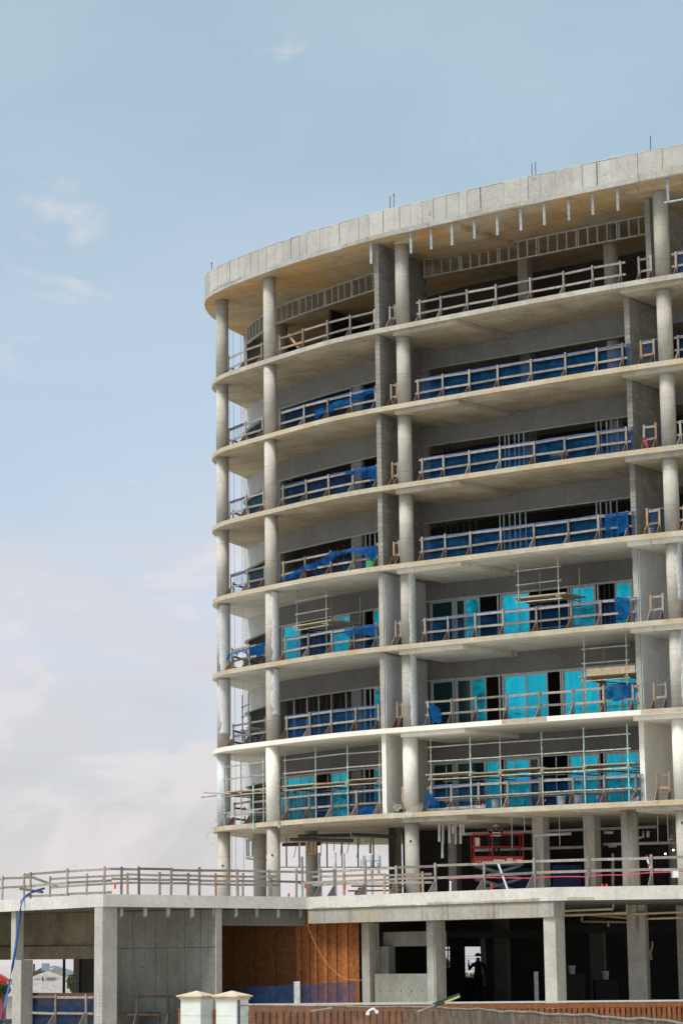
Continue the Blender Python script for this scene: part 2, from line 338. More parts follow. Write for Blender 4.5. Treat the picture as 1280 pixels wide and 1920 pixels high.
# ------------------------------------------------------------------ mesh and object helpers
class MB:
    def __init__(s): s.v = []; s.f = []; s.mi = []
    def quad(s, ids, mi=0): s.f.append(tuple(ids)); s.mi.append(mi)
    def add(s, vs): i = len(s.v); s.v += [tuple(v) for v in vs]; return i
    def box(s, c, size, rz=0, mi=0, mat=None):
        x, y, z = (k / 2 for k in size)
        vs = [Vector((a * x, b_ * y, d * z)) for d in (-1, 1) for b_ in (-1, 1) for a in (-1, 1)]
        rot = mat if mat is not None else Matrix.Rotation(rz, 3, 'Z')
        i = s.add([rot @ v + Vector(c) for v in vs])
        for f in ((0, 2, 3, 1), (4, 5, 7, 6), (0, 1, 5, 4), (2, 6, 7, 3), (0, 4, 6, 2), (1, 3, 7, 5)): s.quad([i + k for k in f], mi)
        return s
    def bar(s, a, b_, w, h, mi=0, up=(0, 0, 1)):
        a, b_ = Vector(a), Vector(b_); d = b_ - a; L = d.length
        if L < 1e-6: return s
        x = d / L; u = Vector(up)
        if abs(x.dot(u)) > .99: u = Vector((1, 0, 0))
        y = u.cross(x).normalized(); z = x.cross(y)
        return s.box((a + b_) / 2, (L, w, h), mi=mi, mat=Matrix((x, y, z)).transposed())
    def tube(s, a, b_, r, n=8, r2=None, mi=0, cap=True):
        a, b_ = Vector(a), Vector(b_); r2 = r if r2 is None else r2
        x = (b_ - a).normalized(); u = Vector((0, 0, 1)) if abs(x.z) < .95 else Vector((1, 0, 0))
        y = x.cross(u).normalized(); z = x.cross(y)
        i = s.add([a + (y * math.cos(2 * math.pi * k / n) + z * math.sin(2 * math.pi * k / n)) * r for k in range(n)] +
                  [b_ + (y * math.cos(2 * math.pi * k / n) + z * math.sin(2 * math.pi * k / n)) * r2 for k in range(n)])
        for k in range(n): s.quad((i + k, i + n + k, i + n + (k + 1) % n, i + (k + 1) % n), mi)
        if cap: s.quad([i + k for k in range(n)], mi); s.quad([i + n + k for k in reversed(range(n))], mi)
        return s
    def pipe(s, pts, r, n=8, mi=0):
        pts = [Vector(p) for p in pts]; rings = []
        for k, p in enumerate(pts):
            t = (pts[min(k + 1, len(pts) - 1)] - pts[max(k - 1, 0)]).normalized()
            u = Vector((0, 0, 1)) if abs(t.z) < .9 else Vector((0, 1, 0))
            y = t.cross(u).normalized(); z = t.cross(y)
            rings.append(s.add([p + (y * math.cos(2 * math.pi * j / n) + z * math.sin(2 * math.pi * j / n)) * r for j in range(n)]))
        for a, b_ in zip(rings[:-1], rings[1:]):
            for j in range(n): s.quad((a + j, b_ + j, b_ + (j + 1) % n, a + (j + 1) % n), mi)
        s.quad([rings[0] + j for j in range(n)], mi); s.quad([rings[-1] + j for j in reversed(range(n))], mi)
        return s
    def prism(s, poly, z0, z1, mi_side=0, mi_bot=0, mi_top=0):
        n = len(poly); i = s.add([(p[0], p[1], z0) for p in poly] + [(p[0], p[1], z1) for p in poly])
        for k in range(n): s.quad((i + k, i + (k + 1) % n, i + n + (k + 1) % n, i + n + k), mi_side)
        s.quad([i + k for k in reversed(range(n))], mi_bot); s.quad([i + n + k for k in range(n)], mi_top)
        return s
    def strip(s, pts, t0, t1, z0, z1, mi=0):
        """wall along a plan polyline from offset t0 to t1 (inward), one closed box per step"""
        pts = [Vector((p[0], p[1])) for p in pts]; n = len(pts); A = []; B = []
        for k in range(n):
            t = (pts[min(k + 1, n - 1)] - pts[max(k - 1, 0)]).normalized(); nn = Vector((-t.y, t.x))
            A.append(pts[k] + nn * t0); B.append(pts[k] + nn * t1)
        i = s.add([(*p, z0) for p in A] + [(*p, z1) for p in A] + [(*p, z0) for p in B] + [(*p, z1) for p in B])
        for k in range(n - 1):
            a, a2, b_, b2 = i + k, i + n + k, i + 2 * n + k, i + 3 * n + k
            s.quad((a, a + 1, a2 + 1, a2), mi); s.quad((b_ + 1, b_, b2, b2 + 1), mi)
            s.quad((a2, a2 + 1, b2 + 1, b2), mi); s.quad((b_, b_ + 1, a + 1, a), mi)
        s.quad((i, i + n, i + 3 * n, i + 2 * n), mi); k = n - 1
        s.quad((i + k, i + 2 * n + k, i + 3 * n + k, i + n + k), mi)
        return s
    def mesh(s, name, mats, smooth=False):
        me = bpy.data.meshes.new(name); me.from_pydata(s.v, [], s.f)
        for m_ in (mats if isinstance(mats, (list, tuple)) else [mats]): me.materials.append(MATS[m_])
        me.polygons.foreach_set('material_index', s.mi)
        if smooth: me.polygons.foreach_set('use_smooth', [True] * len(s.f))
        me.update(); return me
WL = {}
def link(o, parent=None, wloc=None):
    COL.objects.link(o)
    if parent is not None:
        o.parent = parent
        pw = WL.get(parent.name, Vector((0, 0, 0)))
        o.location = (Vector(wloc) if wloc is not None else Vector((0, 0, 0))) - pw
        WL[o.name] = Vector(wloc) if wloc is not None else Vector((0, 0, 0))
    else:
        if wloc is not None: o.location = wloc
        WL[o.name] = Vector(o.location)
    return o
def tag(o, label, cat, group=None, kind=None):
    if label: o['label'] = label
    if cat: o['category'] = cat
    if group: o['group'] = group
    if kind: o['kind'] = kind
    return o
def thing(name, label, cat, loc, group=None):
    o = bpy.data.objects.new(name, None); o.empty_display_size = .3
    link(o, None, loc); return tag(o, label, cat, group)
def part(name, mb, mats, parent=None, smooth=False):
    """mesh given in place coordinates"""
    o = bpy.data.objects.new(name, mb.mesh(name, mats, smooth)); return link(o, parent)
def inst(name, me, parent, wloc, rz=0, scale=None):
    o = bpy.data.objects.new(name, me); link(o, parent, wloc); o.rotation_euler = (0, 0, rz)
    if scale: o.scale = scale
    return o
def struct(name, mb, mats): return tag(part(name, mb, mats), None, None, None, 'structure')
def V3(p, z): return Vector((p[0], p[1], z))

# ------------------------------------------------------------------ plan of the place (metres, eye of the photographer at 0,0,0)
GZ = -1.6                                            # street level
ZD = 2.9                                             # top of the podium deck
ZL = [ZD, 6.162, 9.271, 12.317, 15.347, 18.363, 21.405, 24.462]   # deck and the seven balcony floors
ZR = 27.89                                           # underside of the roof
TH = .18
EDGE = Line([(3.07, 104.4), (2.23, 102.75), (1.72, 101.6), (1.50, 100.8), (1.52, 100.0), (1.66, 99.5), (1.91, 98.85), (2.31, 98.2), (2.89, 97.38), (3.53, 96.5),
             (4.3, 95.45), (5.0, 94.52), (5.81, 93.5), (6.7, 92.58), (7.59, 91.75), (8.55, 91.0), (9.5, 90.22), (10.47, 89.45), (12.33, 87.98), (14.81, 86.05),
             (17.15, 84.45), (20, 82.7), (24, 80.5)], 1)
WALL = Line([(4.4, 107.5), (3.5, 106.9), (3.0, 106.1), (2.88, 105.2), (3.07, 104.2), (3.70, 102.25), (4.2, 101.05), (5.07, 99.75), (6.3, 98.0), (7.93, 95.84),
             (9.0, 94.75), (10.14, 93.75), (12.73, 91.85), (16.47, 88.95), (19.5, 86.9), (24, 84.2)], 1)
ROOF = Line([(2.96, 105.83), (2.26, 104.56), (1.70, 103.2), (1.30, 101.8), (1.18, 100.5), (1.36, 99.45), (2.11, 98.05), (3.08, 96.62), (4.04, 95.35), (4.79, 94.42), (5.83, 93.25),
             (7.3, 91.72), (8.54, 90.6), (9.79, 89.55), (11.21, 88.38), (13.61, 86.5), (15.45, 85.12), (17.78, 83.52), (20, 82.1), (24, 79.7)], 1)
BACKP = [(30, 88), (30, 99), (16, 108), (8, 109.2), (4.4, 107.5), (3.5, 106.9), (3.0, 106.1), (2.9, 105.2)]
EMID = EDGE.find(600, ZL[4])
E_LO = EDGE.find(405, ZL[4], 2.5)                     # arc length just past the tip; find() from here on stays on the street side
COLS = [(1.93, 100.05), (3.77, 96.72), (8.62, 91.72), (17.21, 85.12)]
FLOOR = {1: 'lowest balcony floor', 2: 'second balcony floor', 3: 'third balcony floor', 4: 'middle balcony floor', 5: 'fifth balcony floor', 6: 'sixth balcony floor', 7: 'top balcony floor'}
def ceil_z(k): return (ZL[k + 1] - TH) if k < 7 else ZR

# ------------------------------------------------------------------ ground, far land
g = MB(); rows = [(-60, GZ), (60, GZ), (112, GZ), (135, -4.5), (190, -6.5), (420, -9.0), (1500, -14), (9000, -22)]
xs = [-9000, -1500, -300, -60, 0, 60, 300, 1500, 9000]
for y, z in rows:
    for x in xs: g.v.append((x, y, z))
nx = len(xs)
for r_ in range(len(rows) - 1):
    for c_ in range(nx - 1): g.quad((r_ * nx + c_, r_ * nx + c_ + 1, (r_ + 1) * nx + c_ + 1, (r_ + 1) * nx + c_))
struct('ground', g, 'bounce_ground')
g = MB()
for y, z in ((20, GZ + .006), (44, GZ + .006)):
    for x in (-200, 200): g.v.append((x, y + x * -.12, z))
g.quad((0, 1, 3, 2)); struct('road', g, 'conc_deck')  # unseen road, surfaced pale to add to the bounce light

# ------------------------------------------------------------------ the curved tower under construction
tower = thing('curved_building', 'curved concrete building under construction with seven balcony floors and parapet roof', 'building', (9, 95, ZD))

def slab_poly(line): return [tuple(p) for p in line.p] + BACKP
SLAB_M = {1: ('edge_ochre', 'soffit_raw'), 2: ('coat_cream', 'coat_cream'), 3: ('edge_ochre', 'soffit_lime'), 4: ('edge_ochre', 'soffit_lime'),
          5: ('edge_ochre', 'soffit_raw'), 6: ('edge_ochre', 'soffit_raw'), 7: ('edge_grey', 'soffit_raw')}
for k in range(1, 8):
    e_, s_ = SLAB_M[k]
    mb = MB().prism(slab_poly(EDGE), ZL[k] - TH, ZL[k], 0, 1, 2)
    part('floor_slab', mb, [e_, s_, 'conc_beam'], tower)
    # thickened slab strips round the two right-hand columns
    zt = ZL[k] - TH
    for pa, pb in ((732, 852), (1158, 1284)):
        dk = (pa - 752) / 480.0
        o_ = {7: 0, 6: 2.5, 5: 5, 4: 7.5, 3: 11, 2: 14, 1: 17}[k] * (1 if pa < 800 else 1.75)
        a = EDGE.find(pa + o_, zt, E_LO); b_ = EDGE.find(pb + o_, zt, E_LO)
        A, B = EDGE.at(a) + EDGE.nor(a) * .16, EDGE.at(b_) + EDGE.nor(b_) * .16
        n_ = Vector((.66, .75)); n2 = Vector((.72, .69))
        poly = [A, A.lerp(B, .5) , B, B + n2 * 4.6, A + n_ * 4.6]
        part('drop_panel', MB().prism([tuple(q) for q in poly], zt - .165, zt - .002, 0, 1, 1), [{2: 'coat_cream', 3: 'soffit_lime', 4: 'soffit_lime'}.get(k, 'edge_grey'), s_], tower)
# a cream patch left bare on the coated slab, bare right end
for pa, pb in ((940, 1024), (1200, 1282)):
    a, b_ = EDGE.find(pa, ZL[2], E_LO), EDGE.find(pb, ZL[2], E_LO)
    part('bare_edge', MB().strip(EDGE.sub(a, b_), -.006, .02, ZL[2] - TH + .02, ZL[2] - .006), 'edge_ochre', tower)

# roof: slab with lip, parapet of cast panels, drop strips, rebar
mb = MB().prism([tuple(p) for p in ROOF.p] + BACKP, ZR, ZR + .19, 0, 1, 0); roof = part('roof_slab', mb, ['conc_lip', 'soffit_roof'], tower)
for pa, pb in ((722, 847), (1158, 1270)):
    a = ROOF.find(pa, ZR, 3.5); b_ = ROOF.find(pb, ZR, 3.5)
    A, B = ROOF.at(a) + ROOF.nor(a) * .55, ROOF.at(b_) + ROOF.nor(b_) * .55
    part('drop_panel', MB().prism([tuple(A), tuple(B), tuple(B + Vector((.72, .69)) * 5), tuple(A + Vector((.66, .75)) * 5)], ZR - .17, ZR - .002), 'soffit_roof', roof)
joints = [386, 392, 399, 408, 417.5, 430, 446, 457, 469.5, 484, 498.5, 513, 529, 545, 560, 574.5, 599, 617, 635, 654, 672, 690.5, 717, 748, 768.5, 789.5, 811, 836, 860, 874, 899, 943, 989, 1040, 1090, 1117, 1155, 1194, 1240, 1283, 1330]
wide = {430, 560, 717, 899, 1117}
js = [0.0, .8, 1.6, 2.4, 3.0] + [ROOF.find(x, ZR + .6, 3.2) for x in joints]
js = sorted(set(js)) ; x_end = ROOF.L - .1
s_ = js[-1] + 1.1
while s_ < x_end: js.append(s_); s_ += 1.1
wide_s = [ROOF.find(x, ZR + .6, 3.2) for x in wide]
for a, b_ in zip(js[:-1], js[1:]):
    if b_ - a < .05: continue
    g0 = .034 if any(abs(a - w) < .02 for w in wide_s) else random.choice((.010, .013, .018))
    dz = random.uniform(-.012, .012); po = random.uniform(-.012, .008)
    part('parapet_panel', MB().strip(ROOF.sub(a + g0, b_ - .002, .3), .02 + po, .24, ZR + .192, ZR + 1.06 + dz), 'conc_parapet', roof)
part('parapet_core', MB().strip(ROOF.sub(.05, ROOF.L - .05, .4), .085, .20, ZR + .191, ZR + 1.045), 'rebar', roof)
part('coping', MB().strip(ROOF.sub(.05, ROOF.L - .05, .4), .012, .26, ZR + 1.068, ZR + 1.085), 'conc_deck', roof)
for px, h_, red in ((391, .42, 1), (727, .55, 0), (734, .58, 1), (993, .52, 0), (1000, .55, 0), (1216, .6, 0)):
    d = ROOF.find(px, ZR + 1.1, 3.2); q = ROOF.at(d) + ROOF.nor(d) * .14
    rb = part('rebar', MB().tube(V3(q, ZR + .9), V3(q, ZR + 1.06 + h_), .016, 6), 'rebar', roof)
    if red: part('rebar_cap', MB().tube(V3(q, ZR + 1.03 + h_), V3(q, ZR + 1.09 + h_), .035, 8), 'red', rb)
# patched concrete along the foot of the parapet
for pa, pb, z0, z1 in ((640, 756, .0, .16), (1190, 1284, .02, .30), (900, 985, .02, .13), (398, 452, .13, .22)):
    a, b_ = ROOF.find(pa, ZR + .1, 3.2), ROOF.find(pb, ZR + .1, 3.2)
    pts = ROOF.sub(a, b_, .16); mbp = MB()
    for i in range(len(pts) - 1):
        mbp.strip([pts[i], pts[i + 1]], -.012, .03, ZR + z0 + random.uniform(0, .02), ZR + z1 + random.uniform(-.05, .04))
    part('mortar_patch', mbp, 'conc_beam', roof)
# metal studs hanging from the roof edge
stud_me = MB().box((0, 0, -.42), (.09, .012, .84)).box((-.04, .03, -.42), (.012, .06, .84)).box((.04, .03, -.40), (.012, .06, .88)).mesh('hanging_stud', 'galv')
for px in (690, 765, 803, 842, 884, 927, 971, 1015, 1061, 1106, 1153, 1247):
    d = ROOF.find(px, ZR - .3, 3.2); q = ROOF.at(d) + ROOF.nor(d) * .16; t_ = ROOF.tan(d)
    inst('hanging_stud', stud_me, roof, V3(q, ZR - .003), math.atan2(t_.y, t_.x) + .5, (1, 1, random.uniform(.93, 1.03)))
d0 = ROOF.find(1240, ZR - .9, 3.2)
part('hanging_track', MB().strip([p + Vector((.1, .13)) for p in ROOF.sub(d0, d0 + 3.5)], 0, .09, ZR - .90, ZR - .84), 'galv', roof)

# round columns, one length per storey
def round_mb(x, y, r, z0, z1, n=28):
    mb = MB(); i = mb.add([(x + r * math.cos(2 * math.pi * k / n), y + r * math.sin(2 * math.pi * k / n), z) for z in (z0, z1) for k in range(n)])
    for k in range(n): mb.quad((i + k, i + (k + 1) % n, i + n + (k + 1) % n, i + n + k))
    mb.quad([i + k for k in reversed(range(n))]); mb.quad([i + n + k for k in range(n)]); return mb
def plaster_shell(x, y, r, a0, a1, z0, z1, rag, ragside, seed):
    """plaster skim left on one side of a column, with a torn edge"""
    mb = MB(); nz, na = 26, 14; rn = random.Random(seed); w0 = [0] * (nz + 1); v_ = 0
    for j in range(nz + 1):
        v_ = .6 * v_ + rn.uniform(-1, 1) * rag; w0[j] = v_ + .10 * math.sin(j * .5 + seed)
    idx = []
    for rr in (r + .001, r + .028):
        for j in range(nz + 1):
            z = z0 + (z1 - z0) * j / nz
            zz = z + (rn.uniform(-.08, .08) if j in (0,) else 0)
            lo, hi = (a0 + w0[j], a1) if ragside < 0 else (a0, a1 + w0[j])
            idx.append([mb.add([(x + rr * math.cos(lo + (hi - lo) * k / na), y + rr * math.sin(lo + (hi - lo) * k / na), zz)]) for k in range(na + 1)])
    n = nz + 1
    for j in range(nz):
        for k in range(na):
            mb.quad((idx[n + j][k], idx[n + j][k + 1], idx[n + j + 1][k + 1], idx[n + j + 1][k]))
        mb.quad((idx[j][0], idx[n + j][0], idx[n + j + 1][0], idx[j + 1][0])); mb.quad((idx[n + j][na], idx[j][na], idx[j + 1][na], idx[n + j + 1][na]))
    for k in range(na): mb.quad((idx[0][k], idx[0][k + 1], idx[n][k + 1], idx[n][k])); mb.quad((idx[nz][k + 1], idx[nz][k], idx[n + nz][k], idx[n + nz][k + 1]))
    return mb
for ci, (x, y) in enumerate(COLS):
    r = .255 if ci < 2 else .265
    for k in range(0, 8):
        mt = 'coat_cream' if k == 1 else 'conc_col'
        rr = r + (.02 if k == 1 else 0)
        z1 = ceil_z(k)
        if ci == 0 and k == 1: mt = 'plaster_white'
        c_ = part('round_column', round_mb(x, y, rr, ZL[k] if k else ZD - .3, z1), mt, tower, True)
        me = c_.data
        for p_ in me.polygons: p_.use_smooth = len(p_.vertices) == 4
        if k in (2, 3):                                   # plaster being applied
            toc = math.atan2(-y, -x)                      # direction to the street
            if ci == 0: sh = plaster_shell(x, y, rr, toc - .55, toc + 1.9, ZL[k] + (.1 if k == 2 else .05) + .5 * (k == 2), z1 - .06, .16, -1, 3 + k)
            elif ci == 1: sh = plaster_shell(x, y, rr, toc + .0, toc + 2.0, ZL[k] + (1.0 if k == 2 else .12), z1 - .05, .17, -1, 11 + k)
            elif ci == 2: sh = plaster_shell(x, y, rr, toc + .15, toc + 2.0, ZL[k] + .06, z1 - .05, .12, -1, 21 + k)
            else: sh = plaster_shell(x, y, rr, toc + .35, toc + 2.0, ZL[k] + (.75 if k == 3 else .1), z1 - .06, .12, -1, 31 + k)
            part('plaster', sh, 'plaster_white', c_, True)
        if k == 0:                                        # small round cast-in box
            toc = math.atan2(-y, -x); q = Vector((x + (rr + .005) * math.cos(toc - .2), y + (rr + .005) * math.sin(toc - .2)))
            part('cast_in_box', MB().tube(V3(q, ZD + 1.75 + .25 * ci), V3(q + Vector((0, -.012)), ZD + 1.75 + .25 * ci), .045, 10), 'rebar', c_)
# further columns inside, seen under the lowest balcony floor and on the open top floor
for (px, Y, w, sq) in ((487, 101.5, .26, 0), (584, 99.5, .24, 0), (741, 98.0, .0, .55), (852, 97.0, .0, .6), (1014, 91.2, .0, .72), (1110, 90.3, .0, .72), (1181, 87.3, .3, 0), (1268, 93, .3, 0)):
    q = aty(px, 1600, Y); z1 = ZL[1] - TH
    if sq: mb = MB().box((q.x, Y, (ZD + z1) / 2), (sq * .62, sq * .62, z1 - ZD), R(-38))
    else: mb = round_mb(q.x, Y, w, ZD - .1, z1)
    part('inner_column', mb, 'conc_col' if px < 800 else 'conc_beam', tower, not sq)
for px, Y, sq in ((985, 93.5, .5), (1147, 89.8, 0)):
    for k in (5, 6, 7):
        q = aty(px, 560, Y); z1 = ceil_z(k)
        part('inner_column', round_mb(q.x, Y, .27, ZL[k], z1) if not sq else MB().box((q.x, Y, (ZL[k] + z1) / 2), (.42, .42, z1 - ZL[k]), R(-38)), 'conc_beam', tower, not sq)
for k in range(2, 8):
    q = (4.55, 104.0); part('inner_column', round_mb(q[0], q[1], .27, ZL[k], ceil_z(k)), 'conc_col', tower, True)

# dividing walls of concrete block between the balconies
blk_me = {}
def divider(front, back, z0, z1, kind):
    f, b_ = Vector(front), Vector(back); d = (b_ - f); L = d.length; d.normalize(); n = Vector((d.y, -d.x)); th = .2
    rz = math.atan2(d.y, d.x)
    root = part('dividing_wall', MB().bar(V3(f + d * .012, (z0 + z1) / 2), V3(b_, (z0 + z1) / 2), th - .012, z1 - z0), 'mortar' if kind == 'block' else ('conc_beam' if kind == 'plaster' else 'coat_cream'), tower)
    H = z1 - z0
    if kind == 'block':
        nrow = 15; h = H / nrow
        key = round(h, 3)
        if key not in blk_me: blk_me[key] = (MB().box((0, 0, 0), (.385, th, h - .010)).mesh('block', 'block'), MB().box((0, 0, 0), (.185, th, h - .010)).mesh('half_block', 'block'))
        full, half = blk_me[key]
        for r_ in range(nrow):
            s = 0.0; first = True
            while s < L - .2:
                me, w = (half, .195) if (first and r_ % 2) else (full, .395)
                q = f + d * (s + w / 2); off = random.uniform(-.003, .003)
                o = inst('block', me, root, V3(q + n * off, z0 + h * (r_ + .5)), rz); s += w; first = False
    elif kind == 'plaster':
        part('plaster_face', MB().bar(V3(f + d * .03 + n * (th / 2 + .012), (z0 + z1) / 2 - .03), V3(b_ + n * (th / 2 + .012), (z0 + z1) / 2 - .03), .03, H - .10), 'plaster_white', root)
        mbp = MB(); zz = z0 + .02
        while zz < z1 - .15:
            hh = random.uniform(.12, .35); mbp.box((*(f - d * random.uniform(.0, .012)), zz + hh / 2), (.03, th * random.uniform(.9, 1.04), hh), rz); zz += hh
        part('rough_end', mbp, 'conc_beam', root)
    return root
D1 = ((7.66, 91.98), (9.75, 94.75)); D2 = ((16.05, 86.05), (18.0, 88.7)); D2T = ((16.85, 85.75), (18.6, 88.1))
for k in range(1, 8):
    kind = 'block' if k >= 4 else ('plaster' if k >= 2 else 'coat')
    divider(*D1, ZL[k], ceil_z(k), kind)
    divider(*(D2 if k < 7 else D2T), ZL[k], ceil_z(k), kind)

# outer walls behind the balconies: head strip, piers, windows
def wpx(px, z, lo=None): return WALL.find(px, z, W_LO if lo is None else lo)
W_LO = 3.2
def wpiece(name, s0, s1, z0, z1, mat, t0=0, t1=.16):
    return part(name, MB().strip(WALL.sub(s0, s1, .5), t0, t1, z0, z1), mat, tower)
OH = 2.08                                           # height of the openings
S_D1 = WALL.find(787, ZL[5] + 1.5, W_LO)            # where the first dividing wall meets it
S_D2 = WALL.find(1222, ZL[5] + 1.5, W_LO)
def window(k, pa, pb, panes, head=OH, sill=.06):
    """sliding door set in the wall; panes: list of (share, material or None for an open leaf)"""
    z0, z1 = ZL[k] + sill, ZL[k] + head - .01
    zc = (z0 + z1) / 2; a, b_ = wpx(pa, zc), wpx(pb, zc)
    A, B = WALL.at(a), WALL.at(b_); t_ = (B - A).normalized(); n_ = Vector((-t_.y, t_.x)); L = (B - A).length
    root = thing_part('window', V3(A, z0), tower)
    def P(s, o, z): return V3(A + t_ * s + n_ * o, z)
    fr = MB(); w = .055
    fr.bar(P(0, .06, z1 - w / 2), P(L, .06, z1 - w / 2), .09, w); fr.bar(P(0, .06, z0 + w / 2), P(L, .06, z0 + w / 2), .09, w)
    fr.box(P(w / 2, .06, zc), (w, .09, z1 - z0 - 2 * w - .004), math.atan2(t_.y, t_.x)); fr.box(P(L - w / 2, .06, zc), (w, .09, z1 - z0 - 2 * w - .004), math.atan2(t_.y, t_.x))
    part('frame', fr, 'frame_alu', root)
    s = w
    for i, (sh, mt) in enumerate(panes):
        wd = (L - 2 * w) * sh
        if mt:
            o = .05 if i % 2 else .075
            lf = MB(); sw = .05
            for zz in (z0 + w + sw / 2, z1 - w - sw / 2): lf.bar(P(s, o, zz), P(s + wd, o, zz), .035, sw)
            for ss in (s + sw / 2, s + wd - sw / 2): lf.box(P(ss, o, zc), (sw, .035, z1 - z0 - 2 * w - 2 * sw - .004), math.atan2(t_.y, t_.x))
            part('sash', lf, 'frame_alu', root)
            part('pane', MB().box(P(s + wd / 2, o, zc), (wd - 2 * sw, .008, z1 - z0 - 2 * w - 2 * sw), math.atan2(t_.y, t_.x)), mt, root)
        s += wd
    return root
def thing_part(name, wloc, parent):
    o = bpy.data.objects.new(name, None); o.empty_display_size = .1; return link(o, parent, wloc)
C_, T_ = 'glass_cyan', 'glass_unlit'
for k in range(1, 8):
    cz = ceil_z(k); zh = ZL[k] + OH
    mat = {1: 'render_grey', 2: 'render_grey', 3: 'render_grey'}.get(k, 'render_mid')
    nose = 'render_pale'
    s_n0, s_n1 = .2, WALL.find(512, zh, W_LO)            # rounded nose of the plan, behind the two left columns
    if k < 7:
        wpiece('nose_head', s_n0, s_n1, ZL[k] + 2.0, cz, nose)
        wpiece('nose_jamb', s_n0, WALL.find(455, zh, 1.5) if False else 2.0, ZL[k], ZL[k] + 2.0, nose)
        if k in (6, 5, 4): wpiece('nose_sill', 2.0, s_n1, ZL[k], ZL[k] + .12, nose)
        sB0, sB1 = s_n1, WALL.find(722, zh, W_LO)
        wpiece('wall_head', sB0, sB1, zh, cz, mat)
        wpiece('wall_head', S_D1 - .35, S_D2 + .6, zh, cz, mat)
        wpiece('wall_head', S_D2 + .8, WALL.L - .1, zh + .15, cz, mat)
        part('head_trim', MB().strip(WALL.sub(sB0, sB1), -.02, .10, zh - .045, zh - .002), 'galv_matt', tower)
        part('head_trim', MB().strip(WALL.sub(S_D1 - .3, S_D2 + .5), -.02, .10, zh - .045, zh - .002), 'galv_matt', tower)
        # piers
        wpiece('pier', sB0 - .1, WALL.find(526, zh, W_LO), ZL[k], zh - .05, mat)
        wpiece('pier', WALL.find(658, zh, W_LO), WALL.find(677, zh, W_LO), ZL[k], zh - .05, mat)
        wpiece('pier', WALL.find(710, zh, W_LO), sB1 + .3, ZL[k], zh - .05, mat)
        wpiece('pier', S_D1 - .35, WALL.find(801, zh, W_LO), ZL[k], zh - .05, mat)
    else:
        # open top floor: only the stud frame of the ceiling edge
        for pa, pb in ((462, 704), (792, 1211)):
            a, b_ = WALL.find(pa, cz - .3, 2.2), WALL.find(pb, cz - .3, W_LO)
            fr = thing_part('stud_frame', V3(WALL.at(a), cz - .75), tower)
            part('track', MB().strip(WALL.sub(a, b_), 0, .10, cz - .74, cz - .69), 'galv_matt', fr)
            part('track', MB().strip(WALL.sub(a, b_), 0, .10, cz - .045, cz - .003), 'galv_matt', fr)
            s = a + .05
            sm = MB().box((0, 0, 0), (.045, .09, .64)).mesh('stud', 'galv_matt'); i = 0
            while s < b_ - .02:
                q = WALL.at(s) + WALL.nor(s) * .05; t_ = WALL.tan(s)
                inst('stud', sm, fr, V3(q, cz - .367), math.atan2(t_.y, t_.x)); i += 1
                s += .09 if i % 5 == 0 else .40
        wpiece('nose_jamb', s_n0, 2.3, ZL[k], cz, nose)
    if k < 7: part('partition', MB().strip(WALL.off(1.9).sub(1.2, 7.5), 0, .1, ZL[k], cz), 'interior', tower)  # dark sheet added close behind the nose opening so it reads as unlit
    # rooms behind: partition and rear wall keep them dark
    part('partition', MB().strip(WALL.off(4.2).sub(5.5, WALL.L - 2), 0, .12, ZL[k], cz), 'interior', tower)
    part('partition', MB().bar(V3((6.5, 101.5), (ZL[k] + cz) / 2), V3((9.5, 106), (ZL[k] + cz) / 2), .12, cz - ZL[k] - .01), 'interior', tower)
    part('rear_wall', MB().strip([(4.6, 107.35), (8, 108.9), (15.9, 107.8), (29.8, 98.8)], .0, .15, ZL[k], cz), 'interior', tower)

# windows, floor by floor
window(1, 808, 851, [(1, T_)]); window(1, 853, 938, [(.33, T_), (.34, T_), (.33, C_)]); window(1, 944, 1012, [(.72, C_), (.28, T_)]); window(1, 1064, 1124, [(.45, C_), (.55, C_)]); window(1, 1131, 1200, [(.5, C_), (.5, C_)])
window(1, 529, 652, [(.26, C_), (.24, C_), (.25, None), (.25, C_)]); window(1, 681, 717, [(.55, None), (.45, C_)])
window(2, 807, 851, [(1, T_)]); window(2, 853, 937, [(.34, T_), (.36, C_), (.30, None)]); window(2, 941, 1052, [(.39, C_), (.39, C_), (.22, None)]); window(2, 1053, 1124, [(.55, C_), (.45, C_)]); window(2, 1129, 1198, [(.5, C_), (.5, C_)])
window(2, 682, 716, [(.55, None), (.45, C_)])
window(3, 805, 850, [(1, T_)]); window(3, 851, 934, [(.22, T_), (.36, C_), (.42, None)]); window(3, 937, 1066, [(.42, C_), (.58, None)]); window(3, 1068, 1116, [(1, C_)]); window(3, 1119, 1186, [(.5, None), (.5, C_)])
window(3, 527, 562, [(1, C_)]); window(3, 619, 656, [(1, C_)]); window(3, 680, 715, [(.55, None), (.45, C_)])

# metal studs standing in the open rooms
stud2 = MB().box((0, 0, 1.03), (.05, .09, 2.06)).mesh('wall_stud', 'galv')
stud_d = MB().box((0, 0, 1.03), (.05, .09, 2.06)).mesh('wall_stud', 'dark_metal')
stud_w = MB().box((0, 0, 1.03), (.05, .09, 2.06)).mesh('wall_stud', 'wood_dark')
def studs(k, pxs, off, me=stud2):
    for px in pxs:
        s = WALL.find(px, ZL[k] + 1.2, W_LO); q = WALL.at(s) + WALL.nor(s) * (off + random.uniform(-.05, .05)); t_ = WALL.tan(s)
        inst('wall_stud', me, tower, V3(q, ZL[k]), math.atan2(t_.y, t_.x) + random.choice((0, .6)))
studs(5, (934, 944, 953, 963, 971, 981), .08); studs(5, (1115, 1125, 1135, 1144, 1156), .10); studs(5, (812, 820, 829), .5, stud_d)
studs(4, (934, 944, 954, 964, 974, 984), .08); studs(4, (1116, 1124, 1134, 1144, 1154), .10); studs(4, (812, 824, 836, 848, 860, 872, 884), .4, stud_d)
